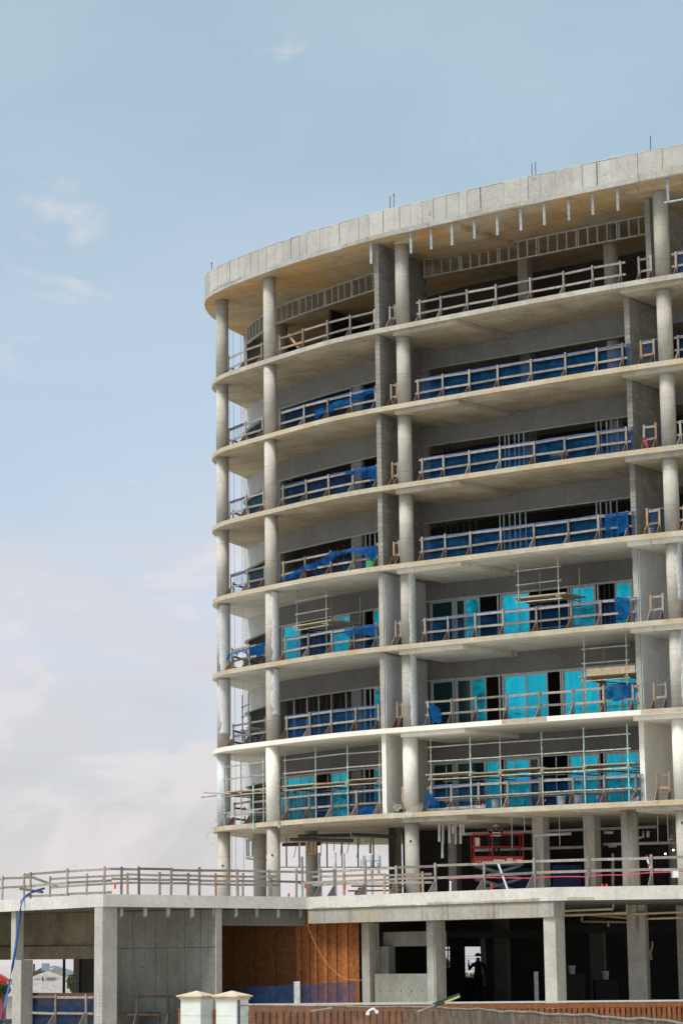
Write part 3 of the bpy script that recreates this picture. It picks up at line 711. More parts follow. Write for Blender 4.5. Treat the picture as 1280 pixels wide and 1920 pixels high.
studs(4, (548, 560, 572, 586, 600, 614, 628, 642), .9, stud_w); studs(4, (682, 690, 700), .1)
studs(2, (536, 548, 560, 572, 584, 596, 608, 620, 632, 644, 656), .5, stud_w); studs(2, (541, 566, 590, 615, 640), .25, stud2); studs(2, (688, 698), .2)
studs(3, (568, 578, 588, 598, 608, 616), .6, stud_w); studs(3, (1126, 1136, 1146), .3, stud_d); studs(3, (812, 826), .6, stud_d)
studs(1, (602, 612, 624, 636), .4, stud2); studs(6, (660, 672), .02, stud2); studs(6, (700,), .2, stud_d)
# hanging plastic sheets of bright blue and green in the lowest left bay
for i in range(9):
    s = WALL.find(532 + i * 7, ZL[1] + 1, W_LO); q = WALL.at(s) - WALL.nor(s) * .12
    mbp = MB().strip([q + WALL.tan(s) * .0, q + WALL.tan(s) * .14 - WALL.nor(s) * .03, q + WALL.tan(s) * .27], 0, .012, ZL[1] + .12, ZL[1] + 1.35 + random.uniform(0, .25))
    part('plastic_strip', mbp, 'plastic_cyan', tower)
# stair and lift cores close off the right part of the open floor on the deck
core = thing_part('core_wall', (9, 99, ZD), tower)
for A, B in (((8.35, 97.2), (8.9, 104)), ((9.0, 99.4), (14.5, 97.3)), ((14.5, 97.3), (26, 92.0)), ((12.5, 93.6), (13.6, 97.2))):
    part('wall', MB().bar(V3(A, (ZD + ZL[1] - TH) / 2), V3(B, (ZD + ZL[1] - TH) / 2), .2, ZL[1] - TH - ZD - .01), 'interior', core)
s0 = .3; fr = thing_part('stud_frame', V3(WALL.at(s0), ZL[1] - 1.2), tower)                     # curved track under the nose
zc = ZL[1] - TH
part('track', MB().strip(WALL.sub(s0, WALL.find(512, zc, W_LO), .25), 0, .10, zc - .78, zc - .73), 'galv_matt', fr)
for px in (459, 464, 471, 481, 499):
    s = WALL.find(px, zc - .4, 3.0); q = WALL.at(s) + WALL.nor(s) * .05
    part('stud', MB().box((q.x, q.y, zc - .365), (.05, .08, .73), .6), 'galv', fr)
fr = thing_part('stud_frame', aty(535, 1617, 104), tower)                                         # rear frame against the sky
for px in (537, 561, 613, 641, 671, 700):
    q = aty(px, 1600, 104); part('stud', MB().box((q.x, 104, zc - .6), (.06, .06, 1.2), 0), 'galv_matt', fr)
a, b_ = aty(524, 1617, 104), aty(726, 1617, 104); part('track', MB().bar((a.x, 104, zc - 1.2), (b_.x, 104, zc - 1.2), .06, .04), 'galv_matt', fr)

# ------------------------------------------------------------------ timber guardrails on the balcony floors
post_me = {m_: MB().box((0, 0, .56), (.076, .04, 1.12)).mesh('post', m_) for m_ in ('wood_grey', 'wood_fresh', 'wood_brace')}
def brace_mb():
    mb = MB(); i = mb.add([(0, -.012, 0), (-.33, -.012, 0), (-.33, -.012, .03), (-.06, -.012, .44), (0, -.012, .44), (0, .012, 0), (-.33, .012, 0), (-.33, .012, .03), (-.06, .012, .44), (0, .012, .44)])
    mb.quad([i + k for k in (0, 1, 2, 3, 4)]); mb.quad([i + 5 + k for k in (4, 3, 2, 1, 0)])
    for k in range(5): mb.quad((i + k, i + (k + 1) % 5, i + 5 + (k + 1) % 5, i + 5 + k)[::-1])
    return mb
brace_me = brace_mb().mesh('brace', 'wood_brace')
brace_me2 = brace_mb().mesh('brace', 'wood_grey')
RAIL = EDGE.off(.55)
def guardrail(label, pts_s, line, z, group, fresh=0.0, top=.945, mid=.50, toe=None, brace=True, line_z=None, ext=.12, brace_m=None, wood=None):
    """posts at arc lengths pts_s of a plan line, boards nailed to their inner face"""
    q0 = line.at(pts_s[0]); root = thing('guardrail', label, 'guardrail', V3(q0, z), group)
    info = []
    for s in pts_s:
        q = line.at(s); n_ = line.nor(s); an = math.atan2(n_.y, n_.x) - math.pi / 2 + random.uniform(-.05, .05)
        mt = wood or ('wood_fresh' if random.random() < fresh else 'wood_grey')
        o = inst('post', post_me[mt], root, V3(q, z), an, (1, 1, (top + .04) / 1.12 * random.uniform(.97, 1.03)))
        o.rotation_euler = (random.uniform(-.012, .012), random.uniform(-.018, .018), an)
        if brace:
            o2 = inst('brace', brace_m or (brace_me if random.random() < .75 else brace_me2), root, V3(q - n_ * .02, z), an + math.pi / 2 + random.uniform(-.08, .08), (1, 1, random.uniform(.8, .98) * (top / .945)))
    for hz in [h for h in (top, mid, toe) if h]:
        ss = list(pts_s); ss[0] -= ext; ss[-1] += ext
        for a, b_ in zip(ss[:-1], ss[1:]):
            qa, qb = line.at(a - .02) + line.nor(a) * .045, line.at(b_ + .02) + line.nor(b_) * .045
            mt = wood or ('wood_fresh' if random.random() < fresh * .3 else 'wood_grey')
            j = random.uniform(-.018, .018)
            part('rail', MB().bar(V3(qa, z + hz - .045 + j), V3(qb, z + hz - .045 + random.uniform(-.018, .018)), .036, .078), mt, root)
    return root
def rs(pxs, z, lo=None): return sorted(RAIL.find(p, z, E_LO) for p in pxs)
BAYS = {'A': ('between the two leftmost round columns', [428, 459, 491]),
        'B': ('wide left bay', [526, 569, 613, 658, 700]),
        'C': ('narrow gap left of middle round column', [731, 741]),
        'D': ('wide right bay', [783, 826, 874, 930, 992, 1054, 1113, 1166]),
        'E': ('narrow gap left of right round column', [1197, 1220]),
        'F': ('right of the right round column', [1266, 1300, 1340])}
SHIFT = {7: 0, 6: 1.5, 5: 3, 4: 5, 3: 7, 2: 9, 1: 11}
GR = {}
for k in range(1, 8):
    for bay, (where, pxs) in BAYS.items():
        if bay == 'C' and k == 1: pxs = [738, 748]
        zz = ZL[k] + .5; f_ = 1.0 if bay in 'AB' else (1.5 if bay == 'C' else (2.0 if bay == 'D' else 3.1))
        pp = [p + SHIFT[k] * f_ + random.uniform(-3, 3) * (len(pxs) > 3) for p in pxs]
        fresh = .55 if bay in 'CEF' and k < 7 else (.08 if bay == 'B' and k > 3 else .0)
        ss = [RAIL.find(p, zz, 3.0) for p in pp]
        GR[k, bay] = ss
        guardrail('timber guardrail, %s, %s' % (FLOOR[k], where), ss, RAIL, ZL[k], 'balcony guardrails', fresh, ext=.02 if bay in 'CE' else .14)
    sb = [.5, 1.6, 2.7]
    guardrail('timber guardrail, %s, rear edge behind the leftmost column' % FLOOR[k], sb, RAIL, ZL[k], 'balcony guardrails')
# one loose diagonal board leans on the top floor rail
a, b_ = RAIL.find(537, ZL[7] + .9, 3), RAIL.find(562, ZL[7] + .2, 3)
o = part('loose_board', MB().bar(V3(RAIL.at(a) + RAIL.nor(a) * .10, ZL[7] + .98), V3(RAIL.at(b_) + RAIL.nor(b_) * .10, ZL[7] + .08), .035, .09), 'wood_grey')
tag(o, 'loose grey board leaning diagonally against the guardrail of the topmost floor', 'board')

# ------------------------------------------------------------------ blue debris netting on the rails
NET = RAIL.off(.10)
def net(label, line, s0, s1, z0, z1, mat, group='blue debris nets', sag=0, wob=.035, name='safety_net', top=None, seed=1, step=.22, cat='net'):
    """z0,z1: lower/upper edge; may be functions of 0..1 along the run"""
    n = max(6, int((s1 - s0) / step)); nz = 7; mb = MB(); rn = random.Random(seed)
    for i in range(n + 1):
        u = i / n; s = s0 + (s1 - s0) * u; q = line.at(s); nn = line.nor(s)
        a = z0(u) if callable(z0) else z0; b2 = z1(u) if callable(z1) else z1
        for j in range(nz + 1):
            v_ = j / nz; z = a + (b2 - a) * v_
            w = wob * (noise.noise(Vector((s * 1.7, z * 1.1, seed * 3.7))) * 1.6 + .6 * noise.noise(Vector((s * 5, z * 3, seed)))) * (1.15 - v_ * .8)
            mb.v.append((q.x + nn.x * w, q.y + nn.y * w, z))
    for i in range(n):
        for j in range(nz): mb.quad((i * (nz + 1) + j, (i + 1) * (nz + 1) + j, (i + 1) * (nz + 1) + j + 1, i * (nz + 1) + j + 1))
    o = part(name, mb, mat, None, True); return tag(o, label, cat, group)
def nspan(k, bay, ea=.12, eb=.12): return GR[k, bay][0] - ea, GR[k, bay][-1] + eb
for k, bay, mat, zt, note in (
        (6, 'D', 'net_blue', .94, 'blue debris net'), (5, 'D', 'net_blue', .94, 'blue debris net'), (4, 'D', 'net_blue', .94, 'blue debris net'),
        (3, 'D', 'net_thin', .94, 'blue debris net'), (1, 'D', 'net_thin', .94, 'blue debris net'),
        (6, 'B', 'net_thin', .94, 'blue debris net'), (5, 'B', 'net_thin', .94, 'blue debris net'), (4, 'B', 'net_thin', .62, 'half-height blue net'),
        (3, 'B', 'net_thin', .94, 'blue debris net'), (2, 'B', 'net_blue', .94, 'blue debris net'), (1, 'B', 'net_thin', .94, 'blue debris net'),
        (6, 'A', 'net_clear', .92, 'pale see-through net'), (5, 'A', 'net_clear', .92, 'pale see-through net'), (4, 'A', 'net_clear', .92, 'pale see-through net'),
        (2, 'A', 'net_thin', .62, 'blue debris net'), (6, 'E', 'net_blue', .94, 'blue debris net'), (5, 'E', 'net_thin', .9, 'blue debris net'), (4, 'E', 'net_blue', .94, 'blue debris net'),
        (7, 'F', 'net_blue', .94, 'blue debris net'), (6, 'F', 'net_blue', .94, 'blue debris net'), (5, 'F', 'net_blue', .94, 'blue debris net'), (4, 'F', 'net_blue', .94, 'blue debris net'),
        (3, 'F', 'net_thin', .92, 'blue debris net')):
    a, b_ = nspan(k, bay)
    nt_ = net('%s on rail, %s, %s' % (note, FLOOR[k], BAYS[bay][0]), NET, a, b_, ZL[k] + .02, ZL[k] + zt, mat, seed=k * 7 + ord(bay))
    if zt > .9:                                                      # rolled hem over the top board
        pts = [V3(NET.at(a + (b_ - a) * i / 16) - NET.nor(a) * .05, ZL[k] + zt + .015 + random.uniform(-.012, .015)) for i in range(17)]
        if mat != 'net_clear' or True:
            part('hem', MB().pipe(pts, .022, 6), 'blue_hose', nt_)
for k in (6, 5, 4, 2):
    net('dark blue net strip, %s, rear rail behind leftmost column' % FLOOR[k], NET, .4, 2.8, ZL[k] + .02, ZL[k] + .35, 'net_blue', seed=k + 90)
# loose, bunched lengths
def bunch(label, k, bay, u0, u1, zt, zb, seed, mat='net_bunched'):
    a, b_ = nspan(k, bay); s0, s1 = a + (b_ - a) * u0, a + (b_ - a) * u1
    ln = RAIL.off(-.06)
    rag = lambda u, q: .16 * noise.noise(Vector((u * (s1 - s0) * 2.3, seed * 1.3, q))) + .07 * noise.noise(Vector((u * (s1 - s0) * 8, seed, q)))
    net(label, ln, s0, s1, lambda u: ZL[k] + max(.01, zb(u) * .88 + rag(u, 1)), lambda u: ZL[k] + zt(u) * .88 + .35 * rag(u, 5), mat, wob=.16, seed=seed, step=.06)
bunch('bright blue net sagging across the wide left bay, sixth balcony floor', 6, 'B', .42, 1.0, lambda u: .62 + .46 * u, lambda u: .22 + .62 * u ** .8, 3)
bunch('bright blue net bunched at right end of the wide left bay, fifth floor', 5, 'B', .72, 1.0, lambda u: 1.06, lambda u: .95 - .45 * u, 4)
bunch('bright blue net slumping along the wide left bay of the middle floor', 4, 'B', .02, .62, lambda u: .35 + .72 * u, lambda u: .08 + .66 * u, 5)
bunch('bright blue net hanging in folds, right end of wide left bay, middle floor', 4, 'B', .60, 1.0, lambda u: 1.05, lambda u: .86 - .82 * max(0, u - .45), 6)
bunch('bright blue net bunched at the right end of the wide left bay, third floor', 3, 'B', .72, 1.0, lambda u: 1.09, lambda u: .85 - .3 * u, 7)
bunch('blue net tangled over the rail between the two leftmost columns, third floor', 3, 'A', .0, 1.0, lambda u: .86 + .2 * u, lambda u: .52 + .2 * u + .2 * math.sin(u * 6), 8)
bunch('bright blue net draped over the right end of the wide right bay, second floor', 2, 'D', .88, 1.0, lambda u: 1.12, lambda u: .65 - .3 * u, 9)
bunch('bright blue net heaped at left end of the wide right bay, second floor', 2, 'D', .02, .09, lambda u: .98 - .5 * abs(u - .4), lambda u: .15, 10)
bunch('bright blue net heaped at left end of the wide right bay, lowest floor', 1, 'D', .01, .07, lambda u: 1.0 - .6 * u, lambda u: .05, 11)
bunch('bright blue net heaped at right end of the wide left bay, lowest floor', 1, 'B', .80, 1.0, lambda u: .45 * (1 - abs(u - .5)), lambda u: .05, 12)
bunch('bright blue net gathered at right end of the wide right bay, middle floor', 4, 'D', .90, 1.0, lambda u: 1.09, lambda u: .25, 13)
bunch('bright blue net gathered at right end of the wide right bay, third floor', 3, 'D', .93, 1.0, lambda u: 1.09, lambda u: .2, 14)
bunch('green sack standing behind the rail at right of the wide left bay, middle floor', 4, 'B', .90, .98, lambda u: .62 - .4 * abs(u - .5), lambda u: .03, 15, 'green_flag')

# ------------------------------------------------------------------ tube scaffolds standing on the balconies
coup_me = MB().box((0, 0, 0), (.066, .066, .07)).mesh('coupler', 'galv_matt')
def scaffold(label, k, pxs, o1, o2, deck_h, z_top, ledgers, group='tube scaffolds', gap_posts=(), planks=True, low=.0, back_top=None, green=.12, ext0=.25, ext1=.25, zbase=None):
    z = ZL[k]; l1, l2 = EDGE.off(o1), EDGE.off(o2)
    ss = sorted(l1.find(p, z + 1.2, 2.2) for p in pxs)
    root = thing('scaffold', label, 'scaffold', V3(l1.at(ss[0]), z), group)
    F_, B_ = [], []
    for s in ss:
        a = l1.at(s); b_ = l2.at(s * l2.L / l1.L); b_ = a + l1.nor(s) * (o2 - o1)
        F_.append(a); B_.append(b_)
        mt = 'scaffold_green' if random.random() < green else 'scaffold'
        zt = z + z_top + random.uniform(-.12, .04)
        part('standard', MB().tube(V3(a, z + low), V3(a, zt), .026, 8), mt, root)
        part('standard', MB().tube(V3(b_, z), V3(b_, z + (back_top or deck_h + .45) + random.uniform(-.1, .1)), .024, 8), 'scaffold', root)
        part('transom', MB().tube(V3(a - (b_ - a) * .12, z + deck_h - .08), V3(b_ + (b_ - a) * .08, z + deck_h - .08), .024, 8), mt, root)
        part('base_plate', MB().box(V3(a, z + .012 + low * 0), (.15, .15, .02)), 'galv_matt', root)
        for h in ledgers + [deck_h - .08]: inst('coupler', coup_me, root, V3(a, z + h), random.uniform(0, 1))
    t0 = (F_[1] - F_[0]).normalized() if len(F_) > 1 else l1.tan(ss[0]); t1 = (F_[-1] - F_[-2]).normalized() if len(F_) > 1 else t0
    for P_, hs in ((F_, ledgers + [deck_h - .14]), (B_, [deck_h - .14, .45])):
        for h in hs:
            for i in range(len(P_) - 1):
                e0 = t0 * (.12 if i == 0 else .02); e1 = t1 * (.12 if i == len(P_) - 2 else .02)
                part('ledger', MB().tube(V3(P_[i] - e0, z + h), V3(P_[i + 1] + e1, z + h + random.uniform(-.02, .02)), .024, 8), 'scaffold', root)
    for i in range(len(F_) - 1):                                          # diagonal ties
        part('diagonal', MB().tube(V3(F_[i], z + deck_h - .1), V3(B_[i + 1], z + deck_h - .25), .022, 6), 'dark_metal', root)
    if planks:
        for i in range(len(F_) - 1):
            nn = (B_[i] - F_[i]).normalized(); w = (B_[i] - F_[i]).length; np_ = max(3, int(w / .24))
            for j in range(np_):
                u = (j + .5) / np_; a = F_[i].lerp(B_[i], u) - t0 * (ext0 if i == 0 else .08); b_ = F_[i + 1].lerp(B_[i + 1], u) + t1 * (ext1 if i == len(F_) - 2 else .08)
                zz = z + deck_h + (.0 if i % 2 else .042) + random.uniform(-.006, .006)
                part('plank', MB().bar(V3(a, zz), V3(b_, zz + random.uniform(-.015, .015)), w / np_ - .012, .04), 'plank', root)
    return root
scaffold('long tube scaffold with planks filling the wide right bay of the lowest balcony floor', 1, (808, 882, 938, 1016, 1095, 1177), .55, 1.55, 1.33, 2.72, [.5, 1.85, 2.36])
scaffold('long tube scaffold with planks in the wide left bay of the lowest balcony floor', 1, (535, 592, 652, 712), .55, 1.75, 1.33, 2.72, [.9, 1.85, 2.36])
scaffold('tube scaffold round the leftmost columns of the lowest balcony floor', 1, (421, 452, 494), .30, 1.5, 1.33, 2.6, [.55, 1.85, 2.36], ext0=.4, ext1=.9, green=.3)
scaffold('square scaffold tower with plank top in the wide right bay of the third floor', 3, (972, 1047), .75, 2.3, 1.36, 2.78, [1.85, 2.36], back_top=2.5, green=0)
scaffold('square scaffold tower with green plank ends in the wide left bay of the third floor', 3, (557, 612), .75, 2.5, 1.36, 2.78, [1.85, 2.36], back_top=2.5, green=0)
scaffold('square scaffold tower with timber sides by the right dividing wall of the second floor', 2, (1096, 1175), .75, 2.2, 1.36, 2.85, [1.85, 2.36], back_top=2.5, green=0)
scaffold('tube scaffold between the two leftmost columns of the second floor', 2, (434, 466), 1.2, 2.1, .9, 2.25, [.55, 1.35, 1.75], planks=False, green=0)
for k, pxs, lb in ((2, (1100, 1190), 'wide timber toe board on the scaffold tower beside the right dividing wall'), (3, (975, 1060), 'pale timber toe board on the scaffold tower in the third floor right bay')):
    ln = EDGE.off(.74); a, b_ = ln.find(pxs[0], ZL[k] + 1.4, E_LO), ln.find(pxs[1], ZL[k] + 1.4, E_LO)
    o = part('toe_board', MB().bar(V3(ln.at(a), ZL[k] + (1.52 if k == 2 else 1.38)), V3(ln.at(b_), ZL[k] + (1.52 if k == 2 else 1.38)), .03, .26 if k == 2 else .05), 'plank'); tag(o, lb, 'board')
# upright tubes clamped outside the lowest slab edge, long outrigger tubes at the tip
for px, z0, z1, mt, lb in ((475, -.32, 1.45, 'scaffold_green', 'pale green scaffold tube standing outside the lowest slab left of the second column'),
                           (522.5, -.32, 1.5, 'scaffold', 'grey scaffold tube standing outside the lowest slab right of the second column')):
    ln = EDGE.off(-.08); s = ln.find(px, ZL[1] + .5, E_LO); q = ln.at(s)
    r_ = thing('scaffold_tube', lb, 'scaffold tube', V3(q, ZL[1] + z0))
    part('tube', MB().tube(V3(q, ZL[1] + z0), V3(q, ZL[1] + z1), .026, 8), mt, r_)
    part('tube', MB().tube(V3(q + Vector((-.1, 0)), ZL[1] + z0 + .12), V3(q + Vector((.9, .1)), ZL[1] + z0 + .12), .024, 8), 'scaffold', r_)
    part('coupler', MB().box(V3(q, ZL[1] + z0 + .12), (.09, .09, .1)), 'galv_matt', r_)
for (x0, y0), (x1, y1), Y, lb in (((384, 1486), (470, 1491), 99.2, 'scaffold tube jutting left beyond the building tip, the upper of two'), ((379, 1495), (412, 1491), 101.8, 'scaffold tube jutting left beyond the building tip, the lower of two')):
    a, b_ = aty(x0, y0, Y), aty(x1, y1, Y); r_ = thing('scaffold_tube', lb, 'scaffold tube', a)
    part('tube', MB().tube(a, b_, .026, 8), 'scaffold', r_); part('coupler', MB().box(a, (.07, .07, .09)), 'galv_matt', r_)

# ------------------------------------------------------------------ film, buckets, ties on the lowest balcony floor
def film(label, pts, seed, name='plastic_sheet', amp=.06, group='plastic sheets'):
    """crumpled sheet through a grid of points rows x cols"""
    rows_, cols_ = len(pts), len(pts[0]); mb = MB(); sub_ = 4; rn = random.Random(seed); W = (cols_ - 1) * sub_ + 1; H = (rows_ - 1) * sub_ + 1
    for i in range(H):
        for j in range(W):
            r_, c_ = min(i / sub_, rows_ - 1.0001), min(j / sub_, cols_ - 1.0001); a, b_ = int(r_), int(c_); u, v_ = r_ - a, c_ - b_
            p = (Vector(pts[a][b_]) * (1 - u) + Vector(pts[a + 1][b_]) * u) * (1 - v_) + (Vector(pts[a][b_ + 1]) * (1 - u) + Vector(pts[a + 1][b_ + 1]) * u) * v_
            mb.v.append(tuple(p + Vector((rn.uniform(-1, 1), rn.uniform(-1, 1), rn.uniform(-1, 1))) * amp))
    for i in range(H - 1):
        for j in range(W - 1): mb.quad((i * W + j, i * W + j + 1, (i + 1) * W + j + 1, (i + 1) * W + j))
    return tag(part(name, mb, 'film', None, True), label, 'plastic sheet', group)
def G(Y, rows_): return [[aty(x, y, Y + dy) for x, y, dy in r_] for r_ in rows_]
film('clear plastic sheet blowing out left of the lowest slab tip', G(99.6, [[(420, 1526, 0), (432, 1527, 0)], [(405, 1537, 0), (414, 1540, 0)], [(393, 1550, .2), (402, 1556, .1)], [(387, 1566, .3), (396, 1570, .2)], [(391, 1580, .3), (399, 1583, .2)]]), 1, amp=.05)
film('clear plastic sheet tied along the rail between the two leftmost columns, lowest floor', G(98.2, [[(424, 1526, 0), (450, 1521, -.9), (490, 1515, -1.6)], [(426, 1534, 0), (452, 1533, -.9), (484, 1521, -1.5)]]), 2, amp=.035)
film('crumpled plastic wrapped round the middle column at the lowest slab', G(90.9, [[(748, 1524, .3), (768, 1519, 0), (792, 1506, .2)], [(750, 1533, .3), (770, 1531, 0), (789, 1530, .2)]]), 3, amp=.06)
film('plastic sheet hanging in a triangle below the lowest slab edge, wide right bay', G(87.2, [[(1030, 1510, .5), (1065, 1508, .1), (1098, 1506, -.3)], [(1060, 1514, .3), (1074, 1516, .0), (1095, 1511, -.2)], [(1080, 1523, .0), (1083, 1524, 0), (1087, 1521, -.1)]]), 4, amp=.02)
film('plastic sheet hanging beside the right dividing wall at the lowest slab', G(85.6, [[(1181, 1502, .2), (1196, 1492, 0)], [(1183, 1508, .2), (1197, 1505, 0)], [(1187, 1516, .1), (1194, 1511, 0)]]), 5, amp=.02)
film('plastic film lying along the lowest slab edge, left part of the wide right bay', G(89.2, [[(800, 1517, .9), (860, 1512, .0), (910, 1509, -.9)], [(802, 1522, .9), (860, 1517, 0), (908, 1516, -.9)]]), 6, amp=.02)
film('plastic bag tied to the scaffold foot left of the middle column', G(91.6, [[(737, 1505, .1), (752, 1506, 0)], [(734, 1514, .1), (754, 1515, 0)], [(740, 1518, .1), (749, 1519, 0)]]), 7, amp=.05)
film('torn plastic strip hanging from the slab left of the middle column', G(91.2, [[(729, 1524, .1), (738, 1523, 0)], [(730, 1533, .1), (736, 1536, 0)]]), 8, amp=.02)
for ti, (px, py) in enumerate(((862, 1513), (904, 1507), (952, 1504), (1021, 1500), (1054, 1502), (1119, 1494), (1183, 1495), (419, 1526), (493, 1514), (525, 1531), (656, 1525), (716, 1517))):
    ln = EDGE.off(.12); s = ln.find(px, ZL[1] + .2, E_LO); q = ln.at(s); p = aty(px, py, q.y)
    o = part('red_flag', MB().tube(p - Vector((0, 0, .04)), p + Vector((0.02, 0, .045)), .03, 7, .012), 'red')
    tag(o, 'small red safety tag on the lowest balcony slab edge, ' + ('fifth', 'sixth', 'seventh', 'eighth', 'ninth', 'tenth', 'eleventh', 'first', 'second', 'third', 'fourth', 'fourth')[ti] + ' from left' if ti != 11 else 'small red safety tag by the dividing wall foot left of middle column', 'tag', 'red safety tags')
for px, py, k, lb in ((1052, 1493, 1, 'white plastic bucket on the lowest floor, left of a pair'), (1084, 1495, 1, 'white plastic bucket on the lowest floor, right of a pair'), (1217, 996, 4, 'pale bucket beside the right column on the middle floor'), (929, 1508, 1, 'small white pail behind the lowest guardrail')):
    ln = EDGE.off(1.0); s = ln.find(px, ZL[k] + .2, E_LO); q = ln.at(s)
    r_ = thing('bucket', lb, 'bucket', V3(q, ZL[k])); part('body', MB().tube(V3(q, ZL[k]), V3(q, ZL[k] + .36), .13, 14, .16), 'bucket', r_)
    part('rim', MB().tube(V3(q, ZL[k] + .34), V3(q, ZL[k] + .37), .17, 14), 'white_paint', r_); part('handle', MB().pipe([V3(q + Vector((.17 * math.cos(t), 0)), ZL[k] + .36 + .12 * math.sin(t)) for t in [i * math.pi / 8 for i in range(9)]], .008, 5), 'galv', r_)
o = part('red_strap', MB().pipe([V3(RAIL.at(GR[5, 'E'][0]) + Vector((-.03, -.06)), ZL[5] + .5), V3(RAIL.at(GR[5, 'E'][0]) + Vector((.05, -.07)), ZL[5] + .38), V3(RAIL.at(GR[5, 'E'][0]) + Vector((.12, -.06)), ZL[5] + .05)], .05, 6), 'pink_tape'); tag(o, 'red strap hanging from a rail post beside the right dividing wall, fifth floor', 'strap')
# wrapped bundle and dropped cable behind the fifth floor net
q = WALL.at(WALL.find(1092, ZL[5] + .5, W_LO)) - WALL.nor(10) * 1.2
r_ = thing('wire_cart', 'small wire cart behind the net of the fifth floor right bay', 'cart', V3(q, ZL[5]))
for dx in (-.28, .28): part('leg', MB().tube(V3(q + Vector((dx, 0)), ZL[5]), V3(q + Vector((dx, 0)), ZL[5] + .95), .018, 6), 'wood_brace', r_)
for h in (.18, .7): part('shelf', MB().box(V3(q, ZL[5] + h), (.62, .4, .12)), 'galv_matt', r_)
# red toolbox and tools among the studs, middle floor left bay
s = WALL.find(600, ZL[4] + .6, W_LO); q = WALL.at(s) - WALL.nor(s) * .8
r_ = thing('tool_chest', 'red tool chest among dark gear on the middle floor, wide left bay', 'tool chest', V3(q, ZL[4]))
part('cabinet', MB().box(V3(q, ZL[4] + .35), (.9, .45, .7), -.8), 'cloth_black', r_); part('lid', MB().box(V3(q, ZL[4] + .82), (.32, .3, .22), -.8), 'red', r_); part('handle', MB().tube(V3(q + Vector((-.1, -.1)), ZL[4] + .97), V3(q + Vector((.1, -.25)), ZL[4] + .97), .015, 6), 'black_rubber', r_)

# ------------------------------------------------------------------ podium with its deck
P0, P1, P2, PC, PR = Vector((-6.1, 87.8)), Vector((-2.34, 81.9)), Vector((4.4, 84.6)), Vector((11.36, 76.1)), Vector((14.97, 74.5))
podium = thing('podium', 'low concrete podium with white-edged deck and open ground floor in front of tower', 'building', (4, 84, GZ))
deckp = [(-14, 92), (-9.5, 91.2), P0, P1, P2, PC, PR, (26, 69.6), (34, 90), (30, 101), (-6, 104), (-14, 100)]
FT = .40
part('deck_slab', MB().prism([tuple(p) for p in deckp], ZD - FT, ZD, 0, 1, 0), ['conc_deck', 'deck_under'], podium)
PF = Line([(-9.5, 91.2), P0, P1, P2, PC, PR, (26, 69.6)])
def pf(px, z=ZD, lo=0): return PF.find(px, z, lo)
ANG12 = math.atan2((P2 - P1).y, (P2 - P1).x); ANG2C = math.atan2((PC - P2).y, (PC - P2).x); ANG01 = math.atan2((P1 - P0).y, (P1 - P0).x)
sP2 = PF.c[3]; sPC = PF.c[4]
# deep edge beam on the middle run, stained, and thin repair patches
part('edge_beam', MB().strip(PF.sub(sP2 + .02, sPC - .03, 2), .05, .55, 2.02, ZD - FT - .002), 'conc_beam', podium)
part('edge_beam', MB().bar(V3(P2 + Vector((-3.15, .15)), 2.22), V3(P2 + Vector((.05, 1.05)), 2.22), .35, .52), 'conc_wall_shade', podium)
for pa, pb, z0, z1 in ((1062, 1112, 2.505, 2.60), (800, 1010, 2.50, 2.57), (585, 780, 2.50, 2.53)):
    pts = PF.sub(pf(pa), pf(pb), .35); mbp = MB()
    for a, b_ in zip(pts[:-1], pts[1:]): mbp.strip([a, b_], -.008, .02, z0, z1 + random.uniform(-.02, .03))
    part('bare_patch', mbp, 'conc_beam', podium)
# columns
def sqcol(px, off, w, d, z0, z1, ang, mat='conc_pod', Y=None, name='square_column'):
    if Y is None: s = pf(px, 1.0); q = PF.at(s) + PF.nor(s) * off
    else: p = aty(px, 1780, Y); q = Vector((p.x, Y))
    o = part(name, MB().box(V3(q, (z0 + z1) / 2), (w, d, z1 - z0), ang), mat, podium)
    return o, q
BZ = -1.35
o, q = sqcol(1024, .36, .45, .45, BZ, 2.018, R(-46))
sqcol(1024, .38, .42, .42, 2.02, ZD - FT - .002, R(-46))
o, q = sqcol(195.5, .40, .55, .52, BZ, ZD - FT - .002, R(32))
for i in range(11): part('bolt_hole', MB().tube(V3(q + Vector((-.19, -.345)), BZ + .15 + i * .105), V3(q + Vector((-.19, -.36)), BZ + .15 + i * .105), .016, 6), 'rebar', o)
sqcol(16, .35, .26, .34, .85, ZD - FT - .002, R(-50)); sqcol(22, .45, .5, .5, BZ, .85, R(-50))
for px, off, w in ((655, .95, .36), (779, .92, .40)): sqcol(px, off, w, .45, BZ, 2.018, ANG2C, 'conc_beam')  # darker concrete stands in for the shade on these recessed columns
sqcol(1196, 0, .58, .58, BZ, ZD - FT - .01, R(-20), 'conc_beam', 80.0); sqcol(1290, 0, .62, .62, BZ, ZD - FT - .01, R(-20), 'conc_beam', 80.5)
sqcol(940, 0, .5, .5, BZ, ZD - FT - .01, R(-20), 'deck_under', 92); sqcol(1120, 0, .5, .5, BZ, ZD - FT - .01, R(-20), 'deck_under', 93)
